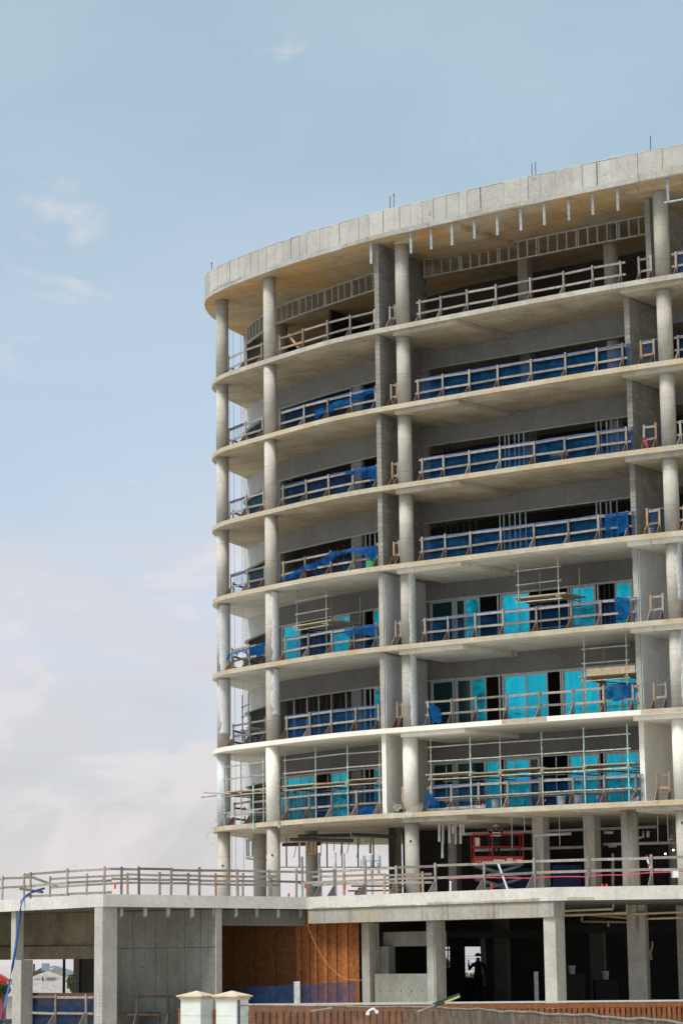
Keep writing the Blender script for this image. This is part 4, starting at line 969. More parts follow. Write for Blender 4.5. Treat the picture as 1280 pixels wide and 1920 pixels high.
# low wall with tie holes and frame between two columns
a, b_ = pf(669, .0), pf(768, .0)
o = part('low_wall', MB().strip(PF.sub(a, b_, 2), .80, 1.05, BZ, .36), 'conc_wall_shade', podium)
for i in range(5):
    for h in (-.62, -.18, ): 
        q = PF.at(a + (b_ - a) * (i + .5) / 5) + PF.nor(a) * .795
        part('tie_hole', MB().tube(V3(q, h), V3(q + Vector((-.008, -.008)), h), .02, 6), 'rebar', o)
part('lintel', MB().strip(PF.sub(a - .2, b_, 2), 1.4, 1.7, 1.25, 1.72), 'conc_wall_shade', podium)
part('jamb', MB().strip(PF.sub(a - .25, a + .25, 1), 1.2, 1.5, .36, 1.25), 'conc_wall_shade', podium)
# panelled concrete wall running back from the deck edge
W0, W1 = Vector((1.42, 83.62)), Vector((-2.35, 87.4)); wd = (W1 - W0).normalized(); wlen = (W1 - W0).length; wn_ = Vector((wd.y, -wd.x)); wn_ = -wn_ if wn_.y > 0 else wn_
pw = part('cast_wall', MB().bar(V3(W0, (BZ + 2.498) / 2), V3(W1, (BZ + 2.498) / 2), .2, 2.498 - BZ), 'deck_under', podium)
part('wall_end', MB().bar(V3(W0 - wd * .03, (BZ + 2.497) / 2), V3(W0 + wd * .008, (BZ + 2.497) / 2), .27, 2.497 - BZ), 'conc_pod', pw)  # lit end of the same wall, coloured paler than its shaded face
us = [.0, .13, .27, .42, .53, .74, 1.0]
for u0, u1 in zip(us[:-1], us[1:]):
    for z0, z1 in ((BZ + .01, 1.22), (1.235, 2.46)):
        a, b_ = W0 + wd * (wlen * u0 + .012), W0 + wd * (wlen * u1 - .004)
        off = wn_ * (.105 + random.uniform(0, .008))
        part('cast_panel', MB().bar(V3(a + off, (z0 + z1) / 2), V3(b_ + off, (z0 + z1) / 2), .03, z1 - z0 - random.uniform(.004, .012)), 'conc_wall_shade', pw)
# back beam at the left with its ledge; piers under it, the outside shows below
BA, BB = Vector((-7.2, 92.8)), Vector((-1.95, 87.75))
part('back_beam', MB().bar(V3(BA, 1.92), V3(BB, 1.92), .4, 1.15), 'conc_backbeam', podium)
part('beam_ledge', MB().bar(V3(BA + Vector((-.05, -.07)), 1.12), V3(BB + Vector((-.05, -.07)), 1.12), .46, .44), 'conc_backbeam', podium)
q = aty(120.5, 1830, 94); part('steel_post', MB().box((q.x, 94, .2), (.10, .10, 3.2)), 'dark_metal', podium)
q = aty(144, 1830, 96); part('square_column', MB().box((q.x, 96, .2), (.22, .5, 3.4)), 'conc_pod', podium)
a, b_ = aty(148, 1830, 96.3), aty(218, 1830, 91); part('inner_wall', MB().bar((a.x, 96.3, .2), (b_.x - .10, 91, .2), .12, 3.4), 'interior', podium)
# side beam left of the leftmost column
part('side_beam', MB().bar(V3((-9.5, 91.3), 1.55), V3((-6.35, 88.35), 1.55), .45, 1.3), 'conc_pod', podium)
part('side_beam', MB().bar(V3((-9.5, 91.2), 2.36), V3((-6.25, 88.1), 2.36), .3, .27), 'conc_pod', podium)
# ground-floor slabs
part('floor_slab', MB().prism([(-12, 93), tuple(P0 + Vector((.2, .1))), tuple(P1 + Vector((0, .12))), tuple(P2 + Vector((0, .15))), tuple(PC + Vector((0, .2))), tuple(PR), (26, 70), (34, 92), (28, 101), (-8, 104)], BZ - .3, BZ), 'conc_pod', podium)
part('kerb', MB().strip(PF.sub(.2, sP2, 1.5), -.25, .15, GZ - .05, BZ - .02), 'conc_pod', podium)
# plywood sheets and planks closing the bay in the middle
PA, PB = Vector((1.42, 88.65)), Vector((6.12, 83.65)); pd = (PB - PA).normalized(); pl = (PB - PA).length
pn = Vector((pd.y, -pd.x)); pn = -pn if pn.y > 0 else pn
hoard = thing('plywood_hoarding', 'rust-brown plywood sheets and vertical planks closing the bay beneath the deck', 'hoarding', V3(PA, BZ))
def plane_u(px):                                                       # share along PA-PB seen at photo column px
    lo, hi = 0.0, 1.0
    for _ in range(40):
        m_ = (lo + hi) / 2
        if pxof(V3(PA.lerp(PB, m_), .5)) < px: lo = m_
        else: hi = m_
    return lo
for pa, pb in ((400, 438), (439, 477), (478, 517), (518, 557)):
    a, b_ = PA + pd * (pl * plane_u(pa)), PA + pd * (pl * plane_u(pb) - .008)
    part('plywood_sheet', MB().bar(V3(a + pn * random.uniform(0, .01), .45), V3(b_ + pn * random.uniform(0, .01), .45), .02, 3.58), 'plywood', hoard)
pxs = [559, 567, 575.5, 583, 592, 597, 609.5, 616, 624, 634, 645, 655, 664, 676]
for i, (pa, pb) in enumerate(zip(pxs[:-1], pxs[1:])):
    a, b_ = PA + pd * (pl * plane_u(pa)), PA + pd * (pl * plane_u(pb) - .012)
    o_ = pn * (.02 if i % 2 else .055)
    part('board', MB().bar(V3(a + o_, .45), V3(b_ + o_, .45), .022, 3.58 - random.uniform(0, .02)), 'plywood_plank', hoard)
a, b_ = PA + pd * (pl * plane_u(560)), PA + pd * (pl * plane_u(674)); part('cross_board', MB().bar(V3(a - pn * .03, .55), V3(b_ - pn * .03, .55), .02, .10), 'wood_dark', hoard)
part('backing', MB().bar(V3(PA - pn * .1, .5), V3(PB - pn * .1, .5), .02, 3.7), 'black_rubber', hoard)
part('edge_post', MB().bar(V3(PA.lerp(PB, plane_u(558.2)) + pn * .03, -1.3), V3(PA.lerp(PB, plane_u(558.2)) + pn * .03, 2.0), .04, .04), 'wood_grey', hoard)
# interior of the ground floor: back wall with two openings, pallets, dark gear
bw = thing_part('back_wall', (12, 99, BZ), podium)
def bwall(pa, pb, y0, y1, Y=99):
    a, b_ = aty(pa, 1800, Y), aty(pb, 1800, Y); z0, z1 = aty(pa, y1, Y).z, aty(pa, y0, Y).z
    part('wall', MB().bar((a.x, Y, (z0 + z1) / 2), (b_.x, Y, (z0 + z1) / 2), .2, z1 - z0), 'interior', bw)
bwall(560, 825.5, 1700, 1925); bwall(843, 871, 1700, 1925); bwall(910, 1400, 1700, 1925)
for pa, pb, ya, yb in ((825.5, 843, 1700, 1775), (825.5, 843, 1815, 1925), (871, 910, 1700, 1775), (871, 910, 1833, 1925)): bwall(pa + .01, pb - .01, ya, yb)
wf = thing_part('window_frame', aty(834, 1815, 98.8), podium)
for x0, y0, x1, y1 in ((839, 1775, 839, 1815), (826, 1781, 843, 1781), (833.5, 1783, 833.5, 1815)): part('bar', MB().bar(aty(x0, y0, 98.8), aty(x1, y1, 98.8), .05, .05), 'dark_metal', wf)
a = aty(905, 1800, 98.4); part('square_column', MB().box((a.x, 98.4, .6), (.16, .2, 2.6)), 'conc_pod', podium)
part('side_wall', MB().bar(V3((6.4, 84.2), .5), V3((8.6, 99), .5), .15, 3.7), 'interior', podium)
part('inner_beam', MB().bar(aty(826, 1752, 90), aty(1010, 1752, 90), .35, .25), 'interior', podium)
part('inner_beam', MB().bar(aty(1056, 1742, 92), aty(1290, 1740, 92), .4, .3), 'interior', podium)
# short metal studs under the left deck edge
sh_me = MB().box((0, 0, -.14), (.012, .1, .28)).box((.05, .045, -.15), (.1, .012, .30)).box((.05, -.045, -.13), (.1, .012, .26)).mesh('hanging_stud', 'galv')
for px in (230, 275, 318, 363, 405, 445, 484, 524, 566):
    s = PF.find(px, ZD - .5, PF.c[2]); q = PF.at(s) + PF.nor(s) * .25
    inst('hanging_stud', sh_me, podium, V3(q, ZD - FT - .003), ANG12 + random.uniform(-.1, .1), (1, 1, random.uniform(.95, 1.12)))
# tan drain pipes under the right deck
pipes = thing('drain_pipes', 'tan plastic drain pipes hung beneath the deck right of the corner column', 'pipes', aty(1100, 1715, 80))
def PX(l): return [aty(x, y, Y) for x, y, Y in l]
for l in ([(1020, 1709, 80.5), (1148, 1704, 79), (1149, 1694, 79)], [(1020, 1716, 81), (1080, 1716, 80.5), (1174, 1711, 79.5), (1174, 1694, 79.5)], [(1080, 1713, 82), (1172, 1714, 80), (1279, 1710, 78.5), (1280, 1700, 78.5)],
          [(1060, 1712, 84), (1200, 1723, 80), (1320, 1719, 78)], [(1090, 1728, 85), (1180, 1729, 84)], [(1090, 1718, 85), (1090, 1728, 85)], [(1138, 1726, 85), (1140, 1738, 85)], [(1220, 1800, 84), (1218, 1785, 84), (1222, 1775, 84), (1222, 1765, 84)]):
    part('pipe', MB().pipe(PX(l), .038, 8), 'tan_pipe', pipes, True)
for px in (1090, 1147, 1180, 1220, 1241): part('hanger', MB().tube(aty(px, 1690, 79.5), aty(px, 1714, 79.5), .01, 5), 'rebar', pipes)
r_ = thing('steel_post', 'galvanised steel channel post standing inside the ground floor left of the corner column', 'post', aty(1004, 1880, 82)); a = aty(1004, 1822, 82); part('channel', MB().box((a.x, 82, (a.z + BZ) / 2), (.13, .08, a.z - BZ)), 'galv_matt', r_); part('foot', MB().box((a.x, 82, BZ + .02), (.22, .2, .03)), 'galv_matt', r_)
r_ = thing('steel_post', 'galvanised steel channel post in front of the plywood boards', 'post', aty(557, 1880, 83.2)); a = aty(557, 1840, 83.2); part('channel', MB().box((a.x, 83.2, (a.z + BZ) / 2), (.2, .08, a.z - BZ), -.3), 'galv_matt', r_); part('foot', MB().box((a.x, 83.2, BZ + .02), (.3, .2, .03)), 'galv_matt', r_)
for x0, y0, x1, y1, mt, lb, sd in ((420, 1853, 552, 1846, 'net_blue', 'dark blue net across the foot of the plywood sheets, left of the steel post', 31), (563, 1846, 668, 1840, 'net_blue', 'dark blue net across the foot of the planks, right of the steel post', 32)):
    a, b_ = aty(x0, y0, 85.5 if x0 < 500 else 83.3), aty(x1, y1, 83.3 if x0 < 500 else 83.0); ln = Line([(a.x, a.y), (b_.x, b_.y)])
    net(lb, ln, 0.01, ln.L - .01, BZ + .05, lambda u, a=a, b_=b_: a.z + (b_.z - a.z) * u, mt, 'ground floor nets', seed=sd)
for i, (px, Y, n_) in enumerate(((872, 95, 6), (893, 94.6, 6), (912, 95.3, 6))):
    q = aty(px, 1870, Y); r_ = thing('block_pallet', 'pallet of stacked concrete blocks in the dark ground floor, %s of three' % ('leftmost', 'middle', 'rightmost')[i], 'pallet', (q.x, Y, -.65), 'block pallets')
    part('pallet_base', MB().box((q.x, Y, BZ + .06), (.42, .9, .12)), 'wood_dark', r_)
    for j in range(n_):
        for sx in (-.1, .1): part('block', MB().box((q.x + sx, Y, BZ + .22 + j * .2), (.19, .4, .185)), 'interior', r_)
for px, py, Y, lb in ((1071, 1820, 88, 'dim pale bucket on a shelf inside the ground floor, left one'), (1134, 1830, 89, 'dim pale bucket on a shelf inside the ground floor, right one')):
    q = aty(px, py, Y); r_ = thing('bucket', lb, 'bucket', q); part('body', MB().tube(q - Vector((0, 0, .12)), q + Vector((0, 0, .14)), .11, 12, .13), 'bucket', r_); part('lid', MB().tube(q + Vector((0, 0, .14)), q + Vector((0, 0, .17)), .14, 12), 'white_paint', r_)
    o = part('shelf_box', MB().box((q.x, Y, (q.z - .12 + BZ) / 2), (.8, .5, q.z - .121 - BZ)), 'black_rubber'); tag(o, 'dark gear box under the %s pale bucket in the ground floor' % ('left' if px < 1100 else 'right'), 'box')

# ------------------------------------------------------------------ guardrails round the deck and the ground floor
DR = PF.off(.30)
def deckrail(label, pxs, off, mids, group='deck guardrails', lo=0, hi=None, z=ZD, fresh=0, brace=True, ext=.3, top=.88, line=None, wood=None):
    ln = line or PF.off(off); ss = sorted(ln.find(p, z + .5, lo, hi) for p in pxs)
    return guardrail(label, ss, ln, z, group, fresh, top, mids[0], mids[1] if len(mids) > 1 else None, brace, ext=ext, brace_m=brace_me2, wood=wood)
c2, c3, c4 = PF.c[2], PF.c[3], PF.c[4]
deckrail('grey timber guardrail along the deck edge from corner to tower columns', [206, 261, 321, 374, 446, 505, 560], .3, [.55], lo=c2 + .4, hi=c3 - .6, brace=False)
deckrail('grey timber guardrail on the left deck edge with crossed loose end boards', [58, 127, 199], .3, [.5, .13], lo=PF.c[1] - .6, hi=c2 - .25, brace=False)
deckrail('grey timber guardrail at far left of the deck behind the blue hose', [-40, 5, 46], 1.5, [.55], lo=.2, hi=PF.c[1] + 1.2, brace=False, ext=.5)
deckrail('grey timber guardrail on the right deck edge, running past the corner column', [580, 627, 684, 742, 816, 907, 1000, 1102, 1220, 1330], .35, [.52], lo=c3 + .4, ext=.9)
iln = Line([(-4.5, 90.6), (-2.0, 86.6), (3.7, 88.6)])
deckrail('brown timber inner guardrail standing well back on the left deck', [84, 163, 240, 300, 353, 405, 455, 509], 0, [.6, .15], line=iln, brace=False, fresh=.25)
iln2 = Line([(4.2, 88.6), (11, 85.0)])
deckrail('short brown inner guardrail by the middle tower column on the deck', [600, 645, 720, 792], 0, [.6, .15], line=iln2, lo=.01, brace=False, fresh=.3)
for (x0, y0), (x1, y1), Y, lb in (((45, 1639), (110, 1663), 87.0, 'loose grey board crossing the left end of the deck guardrail'), ((37, 1666), (82, 1673), 87.2, 'short loose board at the left end of the deck')):
    o = part('loose_board', MB().bar(aty(x0, y0, Y), aty(x1, y1, Y), .04, .09), 'wood_grey'); tag(o, lb, 'board')
gl = Line([tuple(aty(44, 1900, 87.5).xy), tuple(aty(176, 1900, 84.6).xy)])
deckrail('timber guardrail with blue net under the deck, left of the corner column', [50, 104, 162], 0, [.45], line=gl, z=BZ, group='ground floor guardrails', top=1.0)
net('dark blue net behind the guardrail under the deck, left of the corner column', gl.off(.12), .02, gl.L - .02, BZ + .02, BZ + .98, 'net_blue', 'ground floor nets', seed=41)
q0, q1 = gl.off(.3).at(0), gl.off(.3).at(gl.L); part('dark_backing', MB().bar(V3(q0, BZ + .55), V3(q1, BZ + .55), .03, 1.08), 'wood_dark', podium)  # dark sheet added so the see-through net reads as in shade
gl2 = Line([tuple(aty(224, 1900, 85.0).xy), tuple(aty(400, 1900, 83.9).xy)])
deckrail('brown timber guardrail in front of the panelled concrete wall', [256, 316, 388], 0, [.42], line=gl2, z=BZ, group='ground floor guardrails', brace=True, top=1.02, wood='wood_brace')
r_ = thing('timber_bench', 'low dark timber bench on the floor before the panelled wall', 'bench', aty(270, 1915, 85.6))
part('top', MB().box(aty(270, 1900, 85.6), (2.0, .5, .08)), 'wood_dark', r_)
for px in (238, 302): part('leg', MB().box(aty(px, 1909, 85.6), (.1, .48, .24)), 'wood_dark', r_)

# ------------------------------------------------------------------ people
def person(name, label, root_p, joints, radii, edges, mats, yaw=0):
    """one continuous skinned body; clothes and hat are children"""
    me = bpy.data.meshes.new('body'); me.from_pydata([Vector(j) for j in joints], edges, [])
    o = bpy.data.objects.new('tmp_body', me); COL.objects.link(o)
    sk = o.modifiers.new('skin', 'SKIN'); sub = o.modifiers.new('sub', 'SUBSURF'); sub.levels = 2; sub.render_levels = 2
    for v_, r_ in zip(me.skin_vertices[0].data, radii): v_.radius = (r_, r_) if not isinstance(r_, tuple) else r_
    me.skin_vertices[0].data[0].use_root = True
    dg = bpy.context.evaluated_depsgraph_get(); dg.update()
    me2 = bpy.data.meshes.new_from_object(o.evaluated_get(dg)); bpy.data.objects.remove(o)
    me2.materials.clear()
    for m_ in mats: me2.materials.append(MATS[m_])
    for p in me2.polygons:
        z = p.center.z; p.use_smooth = True
        p.material_index = 0 if z < .93 else (1 if z < 1.47 else 2)
        if abs(p.center.x) > .27 and z > 1.0 and p.material_index == 1 and abs(p.center.x) > .34: p.material_index = 2
    root = thing(name, label, 'person', root_p); root.rotation_euler = (0, 0, yaw)
    b_ = bpy.data.objects.new('body', me2); COL.objects.link(b_); b_.parent = root
    return root
def child_local(name, mb, mat, root, smooth=False):
    o = bpy.data.objects.new(name, mb.mesh(name, mat, smooth)); COL.objects.link(o); o.parent = root; return o
def hardhat(root, c, mat):
    mb = MB(); n = 14; rings = []
    for j in range(6):
        a = j / 5 * math.pi / 2; rings.append(mb.add([(c[0] + .115 * math.cos(a) * math.cos(2 * math.pi * k / n), c[1] + .14 * math.cos(a) * math.sin(2 * math.pi * k / n), c[2] + .12 * math.sin(a)) for k in range(n)]))
    for r0, r1 in zip(rings[:-1], rings[1:]):
        for k in range(n): mb.quad((r0 + k, r0 + (k + 1) % n, r1 + (k + 1) % n, r1 + k))
    mb.tube((c[0], c[1] - .02, c[2] - .012), (c[0], c[1] - .02, c[2] + .008), .135, 14)
    child_local('hard_hat', mb, mat, root, True)
def hand(root, p, d):
    """palm, four curled fingers of different length and a thumb"""
    p = Vector(p); d = Vector(d).normalized(); s_ = d.cross(Vector((0, 0, 1))).normalized()
    mb = MB().bar(p, p + d * .09, .085, .03)
    for i, l in enumerate((.065, .075, .07, .055)):
        a = p + d * .085 + s_ * (-.033 + i * .022); k = a + d * l * .55 + Vector((0, 0, -.012)); mb.tube(a, k, .0095, 6); mb.tube(k, k + d * l * .35 + Vector((0, 0, -.03)), .0085, 6, .006)
    t_ = p + d * .03 + s_ * .045; mb.tube(t_, t_ + d * .035 + s_ * .03, .011, 6, .009); mb.tube(t_ + d * .035 + s_ * .03, t_ + d * .065 + s_ * .028, .009, 6, .007)
    child_local('hand', mb, 'skin', root, True)
ED = [(0, 1), (1, 2), (2, 3), (3, 4), (2, 5), (5, 6), (6, 7), (2, 8), (8, 9), (9, 10), (0, 11), (11, 12), (12, 13), (13, 14), (0, 15), (15, 16), (16, 17), (17, 18)]
RAD = [.15, (.155, .12), (.17, .12), .06, .095, .07, .05, .035, .07, .05, .035, .09, .065, .045, .04, .09, .065, .045, .04]
# worker seen against the bright opening of the ground floor
q = aty(896.5, 1836, 94.2)
feet = -.62
JA = [(0, 0, .95), (0, 0, 1.15), (0, 0, 1.38), (0, 0, 1.52), (0, .02, 1.64), (-.22, 0, 1.36), (-.27, .02, 1.10), (-.24, -.10, .88), (.22, 0, 1.36), (.34, -.02, 1.16), (.36, -.10, 1.42),
      (-.10, 0, .85), (-.11, -.02, .48), (-.11, .03, .10), (-.12, -.12, .045), (.10, 0, .85), (.12, -.02, .48), (.12, .03, .10), (.13, -.12, .045)]
wk = person('person', 'person in dark work clothes and safety vest standing inside the ground floor opening', (q.x, 94.2, feet), JA, RAD, ED, ['cloth_navy', 'cloth_black', 'skin'], R(170))
hardhat(wk, (0, .01, 1.68), 'cloth_black'); hand(wk, (-.24, -.10, .88), (0, -.2, -1)); hand(wk, (.36, -.10, 1.42), (.1, -.1, 1))
child_local('vest_stripe', MB().bar((-.12, -.135, 1.02), (-.10, -.13, 1.42), .012, .05, up=(0, 1, 0)).bar((.12, -.135, 1.02), (.10, -.13, 1.42), .012, .05, up=(0, 1, 0)).bar((-.12, .135, 1.02), (-.10, .13, 1.42), .012, .05, up=(0, 1, 0)).bar((.12, .135, 1.02), (.10, .13, 1.42), .012, .05, up=(0, 1, 0)), 'hivis', wk)
o = part('work_platform', MB().box((q.x, 94.2, (feet + BZ) / 2), (1.4, 1.0, feet - BZ - .004)), 'wood_dark'); tag(o, 'dark work platform under the standing person in the ground floor', 'platform')

# ------------------------------------------------------------------ red scissor lift on the deck, with a worker
LY = 91.6
la, lb_ = aty(886, 1621, LY), aty(978, 1621, LY); zp = la.z; LW = lb_.x - la.x; xc = (la.x + lb_.x) / 2
lift = thing('scissor_lift', 'red scissor lift raised to the ceiling on the deck under the tower', 'lift', (xc, LY, ZD))
def L3(x, y, z): return (xc + x, LY + y, z)
part('chassis', MB().box(L3(0, 0, ZD + .28), (LW * 1.0, .8, .25)), 'lift_grey', lift)
for sx in (-.6, .6):
    for sy in (-.36, .36):
        w = part('wheel', MB().tube(L3(sx, sy - .06, ZD + .16), L3(sx, sy + .06, ZD + .16), .16, 16), 'black_rubber', lift); part('hub', MB().tube(L3(sx, sy - .065, ZD + .16), L3(sx, sy + .065, ZD + .16), .07, 10), 'lift_grey', w)
zz0, zz1 = ZD + .42, zp - .05; nst = 2; hh = (zz1 - zz0) / nst
for i in range(nst):
    for sy in (-.3, .3):
        a0, a1 = zz0 + hh * i, zz0 + hh * (i + 1)
        part('scissor_arm', MB().bar(L3(-LW * .45, sy, a0), L3(LW * .45, sy, a1), .05, .09), 'lift_grey', lift); part('scissor_arm', MB().bar(L3(-LW * .45, sy + .06, a1), L3(LW * .45, sy + .06, a0), .05, .09), 'lift_grey', lift)
part('platform', MB().box(L3(0, 0, zp - .01), (LW, .85, .06)), 'lift_grey', lift)
tb = part('toe_plate', MB().box(L3(0, -.44, zp + .14), (LW, .02, .27)), 'lift_red', lift); part('toe_plate', MB().box(L3(0, .44, zp + .14), (LW, .02, .27)), 'lift_red', lift)
for i in range(5): part('marking', MB().box(L3(-LW * .46 + i * .125, -.453, zp + .10), (.07, .006, .02)), 'hivis', tb)
part('plate', MB().box(L3(LW * .22, -.453, zp + .16), (.22, .006, .10)), 'cap_stone', tb); part('marking', MB().box(L3(LW * .40, -.453, zp + .14), (.22, .006, .05)), 'hivis_white', tb); part('marking', MB().box(L3(-.0, -.453, zp + .13), (.40, .006, .05)), 'hivis_white', tb); part('marking', MB().box(L3(-.12, -.453, zp + .05), (.2, .006, .03)), 'hivis_white', tb)
for sy in (-.42, .42):
    for h in (.62, 1.08): part('rail', MB().tube(L3(-LW / 2, sy, zp + h), L3(LW / 2, sy, zp + h), .022, 6), 'lift_red', lift)
    for sx in (-LW / 2, -LW * .13, LW / 2): part('rail_post', MB().tube(L3(sx, sy, zp + .02), L3(sx, sy, zp + 1.08), .022, 6), 'lift_red', lift)
for sx in (-LW / 2, LW / 2):
    for h in (.62, 1.08): part('rail', MB().tube(L3(sx, -.42, zp + h), L3(sx, .42, zp + h), .022, 6), 'lift_red', lift)
part('control_box', MB().box(L3(-LW * .42, -.3, zp + .8), (.16, .14, .3)), 'cap_stone', lift)
JB = [(0, 0, .95), (0, 0, 1.15), (0, .03, 1.38), (0, .04, 1.50), (0, .06, 1.62), (-.22, .03, 1.36), (-.33, .05, 1.46), (-.30, .10, 1.62), (.22, .03, 1.36), (.33, .05, 1.46), (.26, .10, 1.60),
      (-.10, 0, .85), (-.11, -.02, .48), (-.11, .03, .10), (-.12, -.12, .045), (.10, 0, .85), (.12, -.02, .48), (.12, .03, .10), (.13, -.12, .045)]
q = aty(930, 1600, LY)
w2 = person('person', 'person in dark clothes and striped black vest working on the red lift', (q.x, LY, zp + .025), JB, RAD, ED, ['cloth_navy', 'cloth_black', 'skin'], R(10))
w2.scale = (.82, .82, .82)
hardhat(w2, (0, .06, 1.66), 'hat_white'); hand(w2, (-.30, .10, 1.62), (.2, .2, 1)); hand(w2, (.26, .10, 1.60), (-.1, .2, 1))
for z in (1.24, 1.36): child_local('vest_stripe', MB().box((0, 0.02, z), (.37, .29, .05)), 'hivis_white', w2)

# ------------------------------------------------------------------ services hung under the lowest slab
zs = ZL[1] - TH - .17
sv = thing('ceiling_pipes', 'grey service pipes hung under the lowest slab behind the red lift', 'pipes', aty(1000, 1590, 92))
for l in ([(860, 1564, 93), (1230, 1550, 91)], [(921, 1558, 92.7), (1000, 1561, 92.4)], [(921, 1552, 92.7), (921, 1566, 92.7)], [(890, 1594, 92.8), (1100, 1588, 91.5)], [(1130, 1583, 90.5), (1265, 1580, 89.5)], [(1132, 1561, 90.4), (1148, 1561, 90.2)],
          [(1148, 1600, 90.5), (1148, 1665, 90.5)], [(1140, 1586, 90.5), (1155, 1586, 90.5)], [(1205, 1558, 89.5), (1205, 1569, 89.5), (1196, 1571, 89.5)], [(1214, 1558, 89.4), (1214, 1570, 89.4)], [(1258, 1564, 89), (1258, 1574, 89), (1251, 1574, 89)], [(1000, 1566, 90.2), (1070, 1563, 90)]):
    part('pipe', MB().pipe(PX(l), .045 if len(l) > 2 else .055, 8), 'grey_pipe', sv, True)
sv2 = thing('ceiling_pipes', 'short pale vertical pipe stubs hanging right of the middle column', 'pipes', aty(840, 1560, 91))
for px, y0, y1, Y in ((823, 1552, 1578, 91), (830, 1552, 1580, 91.2), (842, 1552, 1581, 91), (849, 1556, 1563, 90.8), (854, 1552, 1583, 91), (863, 1553, 1582, 90.8), (868, 1554, 1566, 90.8), (829, 1585, 1609, 91.2)):
    part('pipe', MB().tube(aty(px, y0 - 8, Y), aty(px, y1, Y), .045, 8), 'grey_pipe', sv2)
sv3 = thing('ceiling_pipes', 'dark pipes with hanging rods under the lowest slab, left part against the sky', 'pipes', aty(600, 1575, 98))
for l in ([(545, 1574, 98), (660, 1576, 95)], [(660, 1565, 97), (742, 1569, 96)], [(560, 1568, 99.5), (655, 1566, 98)], [(530, 1584, 101), (600, 1582, 100)]): part('pipe', MB().pipe(PX(l), .07, 8), 'dark_metal', sv3, True)
for px, y0, y1 in ((558, 1576, 1608), (580, 1576, 1606), (603, 1576, 1606), (627, 1570, 1596), (641, 1568, 1604), (656, 1570, 1600), (675, 1570, 1608)):
    p0, p1 = aty(px, y0, 97.5), aty(px - random.uniform(-1, 8), y1, 97.5); part('rod', MB().tube(p0, p1, .014, 5), 'rebar', sv3)
for px, y0, y1 in ((575, 1573, 1596), (580, 1577, 1603), (585, 1577, 1603), (591, 1577, 1603), (694, 1570, 1600), (686, 1574, 1580), (562, 1574, 1586)): part('pipe', MB().tube(aty(px, y0, 98.5), aty(px, y1, 98.5), .05, 8), 'tan_pipe', sv3)
for px, y0, y1, Y, lb in ((566, 1606, 1682, 97, 'first'), (598, 1599, 1682, 96, 'second'), (628, 1598, 1682, 93, 'third'), (644, 1599, 1682, 93, 'fourth')):
    a = aty(px, y0, Y); r_ = thing('shore_post', 'slim upright shoring post on the deck against the sky, %s from left' % lb, 'post', (a.x, Y, ZD), 'shoring posts')
    part('tube', MB().tube((a.x, Y, ZD), a, .05, 8), 'galv_matt', r_); part('foot', MB().box((a.x, Y, ZD + .012), (.16, .16, .02)), 'galv_matt', r_)
for i, (px, y1, Y) in enumerate(((1049, 1585, 89.5), (982, 1560, 89), (1234, 1580, 87), (1252, 1580, 86.5), (960, 1590, 90))):
    a = aty(px, y1, Y); o = part('hanging_cable', MB().tube((a.x, Y, ZL[1] - TH - .02), a + Vector((random.uniform(-.05, .05), 0, 0)), .014, 5), 'grey_pipe')
    tag(o, 'pale cable hanging from the lowest slab, %s from left over the dark deck interior' % ('third', 'second', 'fourth', 'fifth', 'first')[i], 'cable', 'hanging cables')
for px, py, lb in ((1246, 1601, 'left'), (1261, 1594, 'right')):
    q = aty(px, py, 92); r_ = thing('work_lamp', 'small lit work lamp glowing in the dark deck interior, %s of two' % lb, 'lamp', q, 'work lamps')
    part('bulb', MB().tube(q, q + Vector((0, -.05, 0)), .028, 8), 'lamp_glow', r_); part('housing', MB().tube(q + Vector((0, .02, 0)), q + Vector((0, .10, .02)), .05, 8, .03), 'lift_grey', r_)
# blue tarpaulins in the dark interior, stacked lumber, tape, electrical box, poles with red ends
for pa, pb, ya, yb, Y, lb in ((1034, 1090, 1622, 1665, 93, 'dark blue tarpaulin hung inside the deck storey, right of the lift'), (930, 1000, 1628, 1665, 93.5, 'dark blue tarpaulin behind the red lift'), ):
    a, b_ = aty(pa, ya, Y), aty(pb, yb, Y); ln = Line([(a.x, Y), (b_.x, Y)])
    net(lb, ln, .01, ln.L - .01, ZD + .01, a.z, 'blue_tarp', 'tarpaulins', wob=.08, seed=int(pa), name='tarpaulin', cat='tarpaulin')
for j, (pa, pb, py, Y, lb) in enumerate(((660, 760, 1661, 92, 'upper'), (654, 752, 1669, 91.5, 'lower'))):
    a, b_ = aty(pa, py, Y), aty(pb, py, Y - .8); r_ = thing('lumber_stack', '%s stack of brown boards lying on the deck left of the middle column' % lb, 'lumber', (a.x, a.y, ZD), 'lumber stacks')
    for i in range(4): part('board', MB().bar((a.x, a.y + i * .12, a.z - .02 * j), (b_.x, b_.y + i * .12, b_.z), .11, .045), 'wood_dark', r_)
    for u in (.15, .85): c_ = Vector(a).lerp(b_, u); part('support', MB().box((c_.x, c_.y + .18, (ZD + a.z - .06) / 2), (.1, .5, a.z - .06 - ZD)), 'wood_dark', r_)
pts = PX([(760, 1644, 90), (790, 1645, 87), (850, 1647, 83), (1000, 1646, 81), (1102, 1643, 79), (1180, 1640, 78), (1262, 1634, 77.5), (1300, 1637, 77)])
mb = MB()
for a, b_ in zip(pts[:-1], pts[1:]):
    for i in range(4):
        p, q = a.lerp(b_, i / 4), a.lerp(b_, (i + 1) / 4); mb.bar(p + Vector((0, 0, .02 * math.sin(i))), q + Vector((0, 0, .02 * math.sin(i + 1))), .006, .032)
tag(part('barrier_tape', mb, 'pink_tape'), 'red barrier tape strung behind the right deck guardrail', 'tape')
